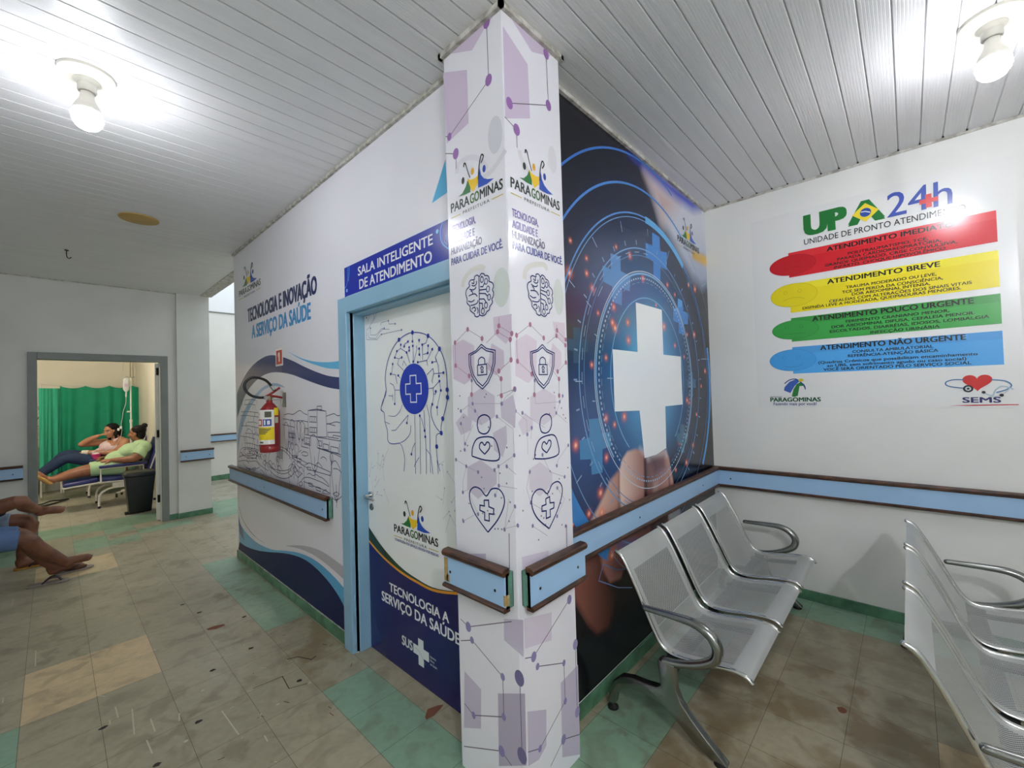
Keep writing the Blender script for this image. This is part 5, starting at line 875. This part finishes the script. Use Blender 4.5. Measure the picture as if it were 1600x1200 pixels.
# small things at the far left of the room
b = MB(); b.box((-1.375,10.785,1.53),(-1.30,10.798,1.60)); b.box((-1.36,10.78,1.55),(-1.315,10.786,1.58)); tag(b.build('light_switch', mat('switch_grey','6e6a60',.4), loc=(-1.34,10.8,1.53)),'small switch box on the cream wall left of the green curtain','switch')
t = thing('potted_plant',(-1.5,10.5,0),'dark green plant in a grey pot left of the green curtain','plant')
b = MB(); b.lathe((-1.5,10.5,0),[(.001,0),(.13,0),(.17,.5),(.19,.85),(.175,.85),(.165,.8),(.001,.8)],20); b.build('pot', mat('pot_grey','aeb3aa',.6,noise=.1), t, smooth=40)
b = MB(); rp = random.Random(3)
for k in range(46):
    a=rp.uniform(0,2*PI); r=rp.uniform(.06,.22); h=rp.uniform(.95,1.5); p0=Vector((-1.5,10.5,.8)); p2=Vector((-1.5+r*math.cos(a),10.5+r*math.sin(a),h)); p1=(p0+p2)/2+Vector((0,0,.12)); pts=catmull([p0,p1,p2],4); w_=[.004]*3+[.02]*3+[.012,.008,.003]
    wd=Vector((-math.sin(a),math.cos(a),0)); vs=[[b.bm.verts.new(p+wd*ww),b.bm.verts.new(p-wd*ww)] for p,ww in zip(pts,w_)]
    for i in range(len(vs)-1): b._f([vs[i][0],vs[i+1][0],vs[i+1][1],vs[i][1]])
b.build('leaves', mat('leaf_dark','2f5a44',.5,noise=.2), t)
def flipflop(c, ang, label, sole, strap, group=None, L=.27):
    t = thing('flip_flop',(c[0],c[1],0),label,'sandal',group); M = Matrix.Translation(Vector((c[0],c[1],0)))@Matrix.Rotation(ang,4,'Z')
    o_=[(-.5,0),(-.47,-.13),(-.3,-.16),(-.05,-.14),(.2,-.18),(.38,-.17),(.49,-.07),(.5,.03),(.42,.15),(.22,.18),(-.05,.13),(-.3,.15),(-.47,.13)]
    pl_=[(M@Vector((a*L,w_*L,0)))[:2] for a,w_ in o_]; pl_=[p[:2] for p in catmull([(p[0],p[1],0) for p in pl_],3,True)]
    b = MB(); b.prism([(p[0],p[1]) for p in pl_],.001,.017,'z'); b.build('sole', sole, t, bevel=.003, smooth=40)
    b = MB()
    for s in (-1,1): b.tube([M@Vector(p) for p in catmull([(.30*L,.01*L*s,.017),(.22*L,.04*L*s,.05),(.05*L,.12*L*s,.055),(-.12*L,.145*L*s,.02)],5)],.006,8,flat=1.8)
    b.build('strap', strap, t, smooth=50); return t
M_ssole=mat('sandal_sole','8a8078',.6); M_sstrap=mat('sandal_strap','2b262a',.4); M_ysole=mat('sandal_yellow','b5863c',.6)
f1=[(-1.338,4.668),(-1.116,4.577)]; f1=((f1[0][0]+f1[1][0])/2,(f1[0][1]+f1[1][1])/2)
flipflop(f1,-.25,'dark flip-flop lying empty in front of the crossed bare ankles',M_ssole,M_sstrap)
flipflop((-1.06,4.86),.12,'dark flip-flop under the crossed bare feet',M_ssole,M_sstrap)
flipflop((-1.33,5.36),.0,'tan flip-flop on the foot of the person seated next to the doorway',M_ysole,M_sstrap)
b = MB(); b.tube(catmull([(-1.42,9.15,.03),(-1.32,9.2,.02),(-1.22,9.25,.045),(-1.12,9.3,.03),(-1.02,9.32,.028)],5),.012,8,flat=1.5); b.tube(catmull([(-1.42,9.0,.012),(-1.25,9.08,.012),(-1.02,9.32,.026)],5),.012,8,flat=1.5); tag(b.build('black_strap', M_blk, smooth=50, loc=(-1.25,9.15,0)),'black strap lying on the treatment room floor by the doorway','strap')
# ---------------------------------------------------------------- people
V3 = lambda *a: Vector(a)
def limb(b, pts, rr, n=14): b.tube(catmull([V3(*p) for p in pts],3), [rr[0]+0]*0 or [r for r in interp(rr,3)], n, dome=True)
def interp(rr, k):
    out=[]
    for i in range(len(rr)-1):
        for j in range(k): out.append(rr[i]+(rr[i+1]-rr[i])*j/k)
    return out+[rr[-1]]
def cloth(b, pts, rr, n=18): b.tube(catmull([V3(*p) for p in pts],3), interp(rr,3), n)
def hframe(f, u):
    f = Vector(f).normalized(); u = Vector(u); u = (u-f*u.dot(f)).normalized(); s = f.cross(u); return f,u,s
def head(b, c, f, u, k=1.0):
    f,u,s = hframe(f,u); c = Vector(c); M = Matrix((s,f,u)).transposed(); P = lambda a,q,w: c+(s*a+f*q+u*w)*k
    b.ell(P(0,-.012,.028),(.076*k,.097*k,.092*k),M,20,12); b.ell(P(0,.022,-.035),(.064*k,.072*k,.078*k),M,18,10); b.ell(P(0,.052,-.092),(.030*k,.03*k,.024*k),M)
    for q in (-1,1):
        b.ell(P(.036*q,.055,-.025),(.028*k,.03*k,.03*k),M); b.ell(P(.03*q,.078,.022),(.026*k,.012*k,.009*k),M); b.ell(P(.077*q,-.008,-.012),(.010*k,.02*k,.032*k),M)
    b.tube([P(0,.085,.015),P(0,.098,-.012),P(0,.108,-.03)],[.007*k,.010*k,.015*k],10,dome=True); b.ell(P(0,.096,-.034),(.020*k,.012*k,.010*k),M)
    b.ell(P(0,.088,-.060),(.024*k,.011*k,.007*k),M); b.ell(P(0,.085,-.071),(.022*k,.012*k,.008*k),M)
    return (c,f,u,s,k)
def paint_face(o, hd):
    """eyes, brows and lips as material patches on the continuous body mesh"""
    c,f,u,s,k = hd; L_ = Vector(o.location)
    for p in o.data.polygons:
        d = (Vector(p.center)+L_-c)/k; a,q,w_ = d.dot(s),d.dot(f),d.dot(u)
        if q < .04 or abs(a)>.08 or abs(w_)>.12: continue
        e = abs(abs(a)-.031)
        if (e/.015)**2+((w_-.004)/.007)**2 < 1: p.material_index = 2 if e < .0065 else 1
        elif e < .02 and abs(w_-.028-.004*(1-e/.02)) < .0055: p.material_index = 2
        elif abs(a) < .024 and abs(w_+.065) < .009*(1-abs(a)/.03)+.003 and q>.07: p.material_index = 3
def hand(b, w, d, nrm, curl=.35, side=1, k=1.0, spread=.1):
    """palm, four unequal bent fingers and a thumb from the side of the palm; nrm = back of the hand"""
    d = Vector(d).normalized(); nrm = Vector(nrm); nrm = (nrm-d*nrm.dot(d)).normalized(); s = d.cross(nrm)*side; w = Vector(w)
    b.tube([w-d*.01,w+d*.03*k,w+d*.075*k,w+d*.092*k],[.026*k,.036*k,.043*k,.040*k],14,flat=.42,upv=s,dome=True)
    for i,(o_,L) in enumerate(((-.031,.064),(-.0105,.074),(.0105,.078),(.031,.070))):
        p = w+d*.085*k+s*o_*k; a = spread*(i-1.5)*.5; t = (d*math.cos(a)+s*math.sin(a)); pts=[p-t*.01,p]; ang=0
        for j,fr in enumerate((.45,.32,.23)):
            ang += curl*(.7,1.1,.8)[j]; p = p+(t*math.cos(ang)-nrm*math.sin(ang))*L*fr*k; pts.append(p)
        b.tube(pts,[.0098*k,.0095*k,.009*k,.008*k,.007*k],8,dome=True)
    p = w+d*.022*k+s*.03*k; t = (d*.62+s*.72-nrm*.25).normalized(); b.tube([p,p+t*.03*k,p+(t+d*.35).normalized()*.055*k-nrm*.006,p+(t+d*.9).normalized()*.075*k-nrm*.012],[.014*k,.0125*k,.011*k,.009*k],8,dome=True)
def foot(b, ankle, heel, toe, upv=(0,0,1), side=1):
    A,Hh,T = Vector(ankle),Vector(heel),Vector(toe); d=(T-Hh).normalized(); u=Vector(upv); u=(u-d*u.dot(d)).normalized(); s=d.cross(u)*side; L=(T-Hh).length
    b.tube([A,A*.4+Hh*.6+u*.02,Hh+u*.022+d*.01],[.038,.036,.030],12,dome=True)
    b.tube([Hh+u*.026+d*.015,Hh+d*L*.3+u*.04,Hh+d*L*.55+u*.032,Hh+d*L*.76+u*.02],[.032,.036,.038,.036],14,flat=1.12,upv=u,dome=True)
    b.tube([A+u*.0,Hh+d*L*.35+u*.045,Hh+d*L*.6+u*.03],[.036,.034,.024],12,dome=True)
    for i in range(5):
        o_=(-.034,-.018,-.004,.012,.03)[i]; l_=(.80,.88,.93,.97,1.0)[i]; r_=(.009,.0095,.010,.0105,.015)[i]
        b.tube([Hh+d*L*.70+s*o_*.9+u*.016,Hh+d*L*(.70+(l_-.70)*.6)+s*o_+u*.017,Hh+d*(L*l_-r_)+s*o_+u*r_],[r_*1.05,r_,r_*.9],8,dome=True)
def skin(name,c,c2): return mat(name,c,.5,noise=.1,scale=9,col2=c2)
M_eye=mat('eye_white','d8d2c8',.3); M_brow=mat('eye_dark','1d1512',.5); M_hair=mat('hair_black','120f10',.6,spec=.25,noise=.3,scale=60,bump=.6,bscale=90)
def figure(name, b, sk, lipc, loc, label, hd=None, voxel=.0055):
    o = b.build(name,[sk,M_eye,M_brow,mat('lips_'+lipc,lipc,.4)],remesh=voxel,sm=3,loc=loc)
    if hd: paint_face(o,hd)
    return tag(o,label,'person')
# --- woman in green on the nearer recliner
y=8.36; b=MB()
b.ell((-.42,y,.60),(.21,.20,.13)); b.ell((-.46,y,.70),(.17,.19,.14)); b.ell((-.30,y,.80),(.16,.19,.15)); b.ell((-.38,y-.09,.80),(.09,.09,.085)); b.ell((-.38,y+.09,.80),(.09,.09,.085))
limb(b,[(-.20,y-.18,.88),(-.20,y,.91),(-.20,y+.18,.88)],[.07,.085,.07]); limb(b,[(-.19,y,.90),(-.22,y+.005,1.02)],[.06,.056])
limb(b,[(-.18,y-.19,.88),(-.23,y-.26,.78),(-.30,y-.285,.715)],[.078,.078,.058]); limb(b,[(-.30,y-.285,.715),(-.42,y-.24,.705),(-.55,y-.165,.715)],[.060,.052,.031]); hand(b,(-.56,y-.16,.716),(-1,.25,-.05),(-.1,-.5,.9),.5,-1)
limb(b,[(-.18,y+.19,.88),(-.24,y+.27,.78),(-.34,y+.27,.715)],[.076,.074,.056]); limb(b,[(-.34,y+.27,.715),(-.46,y+.22,.72),(-.58,y+.10,.745)],[.058,.05,.03]); hand(b,(-.59,y+.095,.747),(-1,-.4,0),(0,.3,1),.5,1)
for s in (-1,1):
    limb(b,[(-.44,y+.10*s,.585),(-.65,y+.105*s,.585),(-.86,y+.105*s,.575)],[.125,.105,.075]); limb(b,[(-.86,y+.105*s,.575),(-1.0,y+.10*s,.545),(-1.17,y+.085*s,.498)],[.075,.067,.040])
    foot(b,(-1.18,y+.085*s,.497),(-1.215,y+.085*s,.455),(-1.36,y+.10*s,.60),(-.7,0,.7),s)
hd=head(b,(-.24,y+.01,1.105),(-.86,.42,-.05),(-.05,0,1))
g_w=figure('person',b,skin('skin_tan','a06a4c','8c5a40'),'8f5044',(-.42,y,.46),'person in light green top and shorts on the nearer recliner, hair in a bun',hd)
b=MB(); b.ell((-.42,y,.605),(.215,.212,.128)); b.ell((-.46,y,.705),(.178,.2,.142)); b.ell((-.30,y,.805),(.172,.2,.152)); b.ell((-.38,y-.09,.805),(.1,.1,.092)); b.ell((-.38,y+.09,.805),(.1,.1,.092)); cloth(b,[(-.195,y-.21,.87),(-.195,y,.905),(-.195,y+.21,.87)],[.098,.102,.098]); b.ell((-.165,y-.185,.88),(.10,.10,.10)); b.ell((-.165,y+.185,.88),(.10,.10,.10)); cloth(b,[(-.19,y-.17,.885),(-.225,y-.25,.79),(-.25,y-.27,.755)],[.088,.09,.09]); cloth(b,[(-.19,y+.17,.885),(-.23,y+.255,.79),(-.26,y+.27,.765)],[.086,.086,.086]); cloth(b,[(-.19,y,.91),(-.212,y,.965)],[.085,.068])
M_lg=mat('cotton_light_green','b4d2a4',.8,noise=.06,scale=10,bump=.3,bscale=160)
b.build('top',M_lg,g_w,remesh=.007,sm=4)
b=MB()
for s in (-1,1): cloth(b,[(-.40,y+.10*s,.585),(-.62,y+.105*s,.592),(-.80,y+.107*s,.588)],[.136,.118,.098])
b.ell((-.42,y,.59),(.2,.212,.125)); b.build('shorts',M_lg,g_w,remesh=.007,sm=3)
def haircap(b, hd, back=.0):
    c,f,u,s,k=hd; M=Matrix((s,f,u)).transposed(); b.ell(c+(f*-.034+u*.045)*k,(.087*k,.100*k,.092*k),M,22,14); b.ell(c+(f*-.06-u*.02)*k,(.078*k,.065*k,.085*k),M,18,10)
b=MB(); haircap(b,hd); c,f,u,s,k=hd; b.ell(c-f*.118+u*.118,(.044,.044,.042)); b.build('hair',M_hair,g_w,remesh=.006,sm=2)
b=MB()
for s in (-1,1):
    for t in (.25,.62): b.tube(catmull([(-1.215-.145*t+.0,y+.085*s-.045,.455+.145*t-.0),(-1.215-.145*t-.035,y+.09*s-.03,.455+.145*t+.045),(-1.215-.145*t-.04,y+.09*s+.03,.455+.145*t+.045),(-1.215-.145*t,y+.09*s+.045,.455+.145*t)],4),.006,6,flat=1.5)
    b.tube([(-1.205,y+.085*s,.445),(-1.365,y+.1*s,.597)],[.02,.02],8,flat=2.0)
b.build('sandals',mat('sandal_gold','c09a5a',.45),g_w,smooth=50)
# --- woman in pink on the farther recliner
y=9.56; b=MB()
b.ell((-.56,y,.60),(.2,.19,.13)); b.ell((-.54,y,.70),(.17,.18,.14)); b.ell((-.45,y,.81),(.16,.19,.15)); b.ell((-.53,y-.08,.83),(.09,.09,.085)); b.ell((-.53,y+.09,.83),(.09,.09,.085))
limb(b,[(-.32,y-.17,.90),(-.36,y,.93),(-.40,y+.17,.91)],[.072,.085,.07]); limb(b,[(-.37,y,.93),(-.42,y,1.03)],[.055,.052])
limb(b,[(-.30,y-.19,.90),(-.36,y-.25,.80),(-.45,y-.25,.735)],[.08,.07,.055]); limb(b,[(-.45,y-.25,.735),(-.62,y-.2,.755),(-.83,y-.12,.775)],[.057,.048,.031]); hand(b,(-.84,y-.115,.775),(-1,.15,-.35),(-.2,-.3,1),.6,-1)
limb(b,[(-.42,y+.18,.91),(-.64,y+.17,.91),(-.84,y+.10,.905)],[.07,.06,.05]); limb(b,[(-.84,y+.10,.905),(-.75,y+.06,.98),(-.635,y+.03,1.04)],[.05,.046,.03]); hand(b,(-.635,y+.03,1.04),(.9,-.1,.35),(-.5,.2,.8),.9,1,.95)
for s in (-1,1):
    limb(b,[(-.58,y+.10*s,.60),(-.80,y+.105*s,.655),(-1.02,y+.11*s,.70 if s<0 else .745)],[.11,.1,.07]); limb(b,[(-1.02,y+.11*s,.70 if s<0 else .745),(-1.15,y+.10*s,.62),(-1.31,y+.08*s,.49)],[.07,.062,.04]); foot(b,(-1.31,y+.08*s,.49),(-1.33,y+.08*s,.45),(-1.46,y+.09*s,.60),(-.7,0,.7),s)
hd=head(b,(-.475,y-.01,1.115),(-.80,-.55,-.22),(-.12,0,1))
p_w=figure('person',b,skin('skin_warm','c08a68','b07a5a'),'a86458',(-.56,y,.46),'person in pale pink tank top and jeans reclining by the green curtain',hd)
b=MB(); b.ell((-.56,y,.615),(.21,.2,.13)); b.ell((-.54,y,.705),(.178,.19,.145)); b.ell((-.45,y,.80),(.172,.195,.155)); b.ell((-.46,y+.02,.87),(.145,.165,.085)); b.ell((-.53,y-.08,.832),(.1,.1,.09)); b.ell((-.53,y+.09,.832),(.1,.1,.09)); cloth(b,[(-.37,y-.10,.90),(-.38,y,.91),(-.40,y+.10,.905)],[.083,.086,.083])
b.build('tank_top',mat('cotton_pink','e6cdd2',.8,noise=.05,scale=10,bump=.3,bscale=160),p_w,remesh=.007,sm=4)
b=MB(); b.ell((-.57,y,.585),(.205,.205,.12))
for s in (-1,1):
    z=.70 if s<0 else .745
    cloth(b,[(-.56,y+.10*s,.60),(-.80,y+.105*s,.655),(-1.02,y+.11*s,z),(-1.15,y+.10*s,z*.5+.27),(-1.315,y+.08*s,.49)],[.125,.112,.086,.074,.062])
b.build('jeans',mat('denim_dark','283a5e',.8,noise=.25,scale=8,bump=.3,bscale=200),p_w,remesh=.007,sm=3)
b=MB(); haircap(b,hd); c,f,u,s,k=hd; b.tube(catmull([c-f*.06+u*.05,c-f*.10-u*.03,c-f*.10-u*.11,c-f*.07-u*.19],4),[.085]*4+[.08]*4+[.06]*4+[.04],14,dome=True); b.tube(catmull([c+s*-.07-f*.03,c+s*-.085-u*.08,c-s*.07-u*.15],4),[.03]*5+[.022]*4,10,dome=True); b.tube(catmull([c+s*.07-f*.03,c+s*.085-u*.08,c+s*.07-u*.15],4),[.03]*5+[.022]*4,10,dome=True); b.build('hair',M_hair,p_w,remesh=.006,sm=2)
b=MB(); cloth(b,[(-.765,y-.146,.769),(-.80,y-.13,.773),(-.845,y-.112,.775)],[.041,.042,.040]); bd=b.build('bandage',mat('bandage_white','ddd6c8',.8,bump=.4,bscale=120),p_w,smooth=50)
t=thing('pink_bowl',(-.68,9.275,.655),'bright pink bowl with a white napkin on the armrest between the two reclining people','bowl')
b=MB(); b.lathe((-.68,9.275,.656),[(.001,0),(.035,0),(.055,.045),(.062,.09),(.058,.09),(.05,.045),(.001,.012)],20); b.build('bowl',mat('pink_plastic','d83c86',.35),t,smooth=50)
b=MB(); b.ell((-.68,9.275,.735),(.05,.05,.035),n=10,k=6); b.tube([(-.71,9.27,.73),(-.72,9.26,.79),(-.69,9.25,.80)],[.02,.015,.01],8,flat=.5,dome=True); b.build('napkin',mat('napkin_white','e8dcdc',.8),t,remesh=.006,sm=1)
# --- seated persons at the left edge
def sitter(hipx, y, legs, arms, sk, label, shirtm, shortm, shorts, dark=None):
    b=MB(); b.ell((hipx,y,.50),(.15,.18,.12)); b.ell((hipx-.02,y,.66),(.12,.16,.16)); b.ell((hipx-.05,y,.84),(.13,.18,.17)); limb(b,[(hipx-.06,y-.18,.94),(hipx-.06,y,.965),(hipx-.06,y+.18,.94)],[.06,.075,.06]); limb(b,[(hipx-.06,y,.97),(hipx-.04,y,1.08)],[.055,.052])
    for s in (-1,1): limb(b,[(hipx-.06,y+.2*s,.93),(hipx-.03,y+.25*s,.78),(hipx+.0,y+.24*s,.67)],[.055,.05,.042]); limb(b,[(hipx,y+.24*s,.67),(hipx+.12,y+.17*s,.64),(hipx+.22,y+.09*s,.625)],[.042,.038,.026]); hand(b,(hipx+.225,y+.085*s,.625),(1,-.4*s,-.1),(0,0,1),.4,s)
    for lg in legs:
        limb(b,lg[0],lg[1]); foot(b,*lg[2])
    hd=head(b,(hipx-.01,y,1.17),(1,0,-.1),(0,0,1)); o=figure('person',b,sk,'5a342c',(hipx,y,.38),label,hd,.006)
    b=MB(); b.ell((hipx-.01,y,.56),(.155,.19,.13)); b.ell((hipx-.02,y,.68),(.14,.18,.16)); b.ell((hipx-.05,y,.84),(.142,.192,.172)); cloth(b,[(hipx-.06,y-.19,.935),(hipx-.06,y,.965),(hipx-.06,y+.19,.935)],[.075,.085,.075])
    for s in (-1,1): cloth(b,[(hipx-.06,y+.19*s,.93),(hipx-.035,y+.245*s,.80)],[.072,.068])
    b.build('shirt',shirtm,o,remesh=.009,sm=3)
    b=MB(); b.ell((hipx,y,.50),(.16,.195,.125))
    for q,r in shorts: cloth(b,q,r)
    b.build('shorts',shortm,o,remesh=.007,sm=2)
    if dark:
        b=MB(); cloth(b,*dark); b.build('cuff',mat('denim_black','23242a',.8,noise=.3,scale=30),o,smooth=50)
    b=MB(); haircap(b,hd); b.build('hair',M_hair,o,remesh=.007,sm=2); return o
sitter(-1.98,4.78,[([(-1.93,4.67,.48),(-1.65,4.66,.465),(-1.375,4.67,.425),(-1.30,4.69,.33),(-1.20,4.72,.215),(-1.115,4.745,.135)],[.095,.085,.066,.064,.055,.035],((-1.115,4.745,.14),(-1.12,4.75,.085),(-.925,4.77,.115),(-.15,0,1),-1)),
   ([(-1.93,4.88,.48),(-1.65,4.87,.465),(-1.40,4.87,.425),(-1.34,4.865,.31),(-1.25,4.85,.17),(-1.205,4.84,.095)],[.095,.085,.066,.063,.05,.034],((-1.205,4.84,.10),(-1.215,4.845,.022),(-.97,4.87,.022),(0,0,1),1))],
   0, skin('skin_brown','7a4e38','67402e'),'person in knee-length blue denim shorts sitting at the left edge, bare ankles crossed',mat('shirt_grey','6a6e78',.8),mat('denim_blue','5a76a0',.85,noise=.18,scale=14,bump=.3,bscale=220),[([(-1.95,4.67,.48),(-1.65,4.66,.462),(-1.405,4.668,.43)],[.105,.096,.085]),([(-1.95,4.88,.48),(-1.65,4.87,.462),(-1.42,4.87,.43)],[.105,.096,.085])])
sitter(-2.0,5.36,[([(-1.95,5.24,.51),(-1.70,5.12,.62),(-1.43,5.02,.715),(-1.38,5.10,.66),(-1.335,5.22,.605),(-1.305,5.32,.565)],[.09,.08,.06,.058,.048,.034],((-1.305,5.32,.57),(-1.30,5.30,.515),(-1.10,5.33,.52),(0,-.5,.8),-1)),
   ([(-1.95,5.46,.49),(-1.65,5.42,.48),(-1.37,5.38,.46),(-1.37,5.375,.32),(-1.40,5.37,.18),(-1.41,5.365,.09)],[.09,.08,.062,.06,.048,.034],((-1.41,5.365,.095),(-1.43,5.365,.02),(-1.20,5.365,.02),(0,0,1),1))],
   0, skin('skin_brown2','8a5a42','754a36'),'person in light denim shorts by the doorway, one bare leg crossed over the knee',mat('shirt_dark','3a3c44',.8),mat('denim_light','8fa2bc',.85,noise=.2,scale=16,bump=.3,bscale=220),[([(-1.97,5.24,.51),(-1.72,5.13,.615),(-1.60,5.085,.66)],[.10,.094,.085]),([(-1.97,5.46,.49),(-1.65,5.42,.482),(-1.48,5.40,.475)],[.10,.09,.08])],
   ([(-1.62,5.09,.65),(-1.56,5.07,.672),(-1.53,5.058,.682)],[.089,.087,.083]))
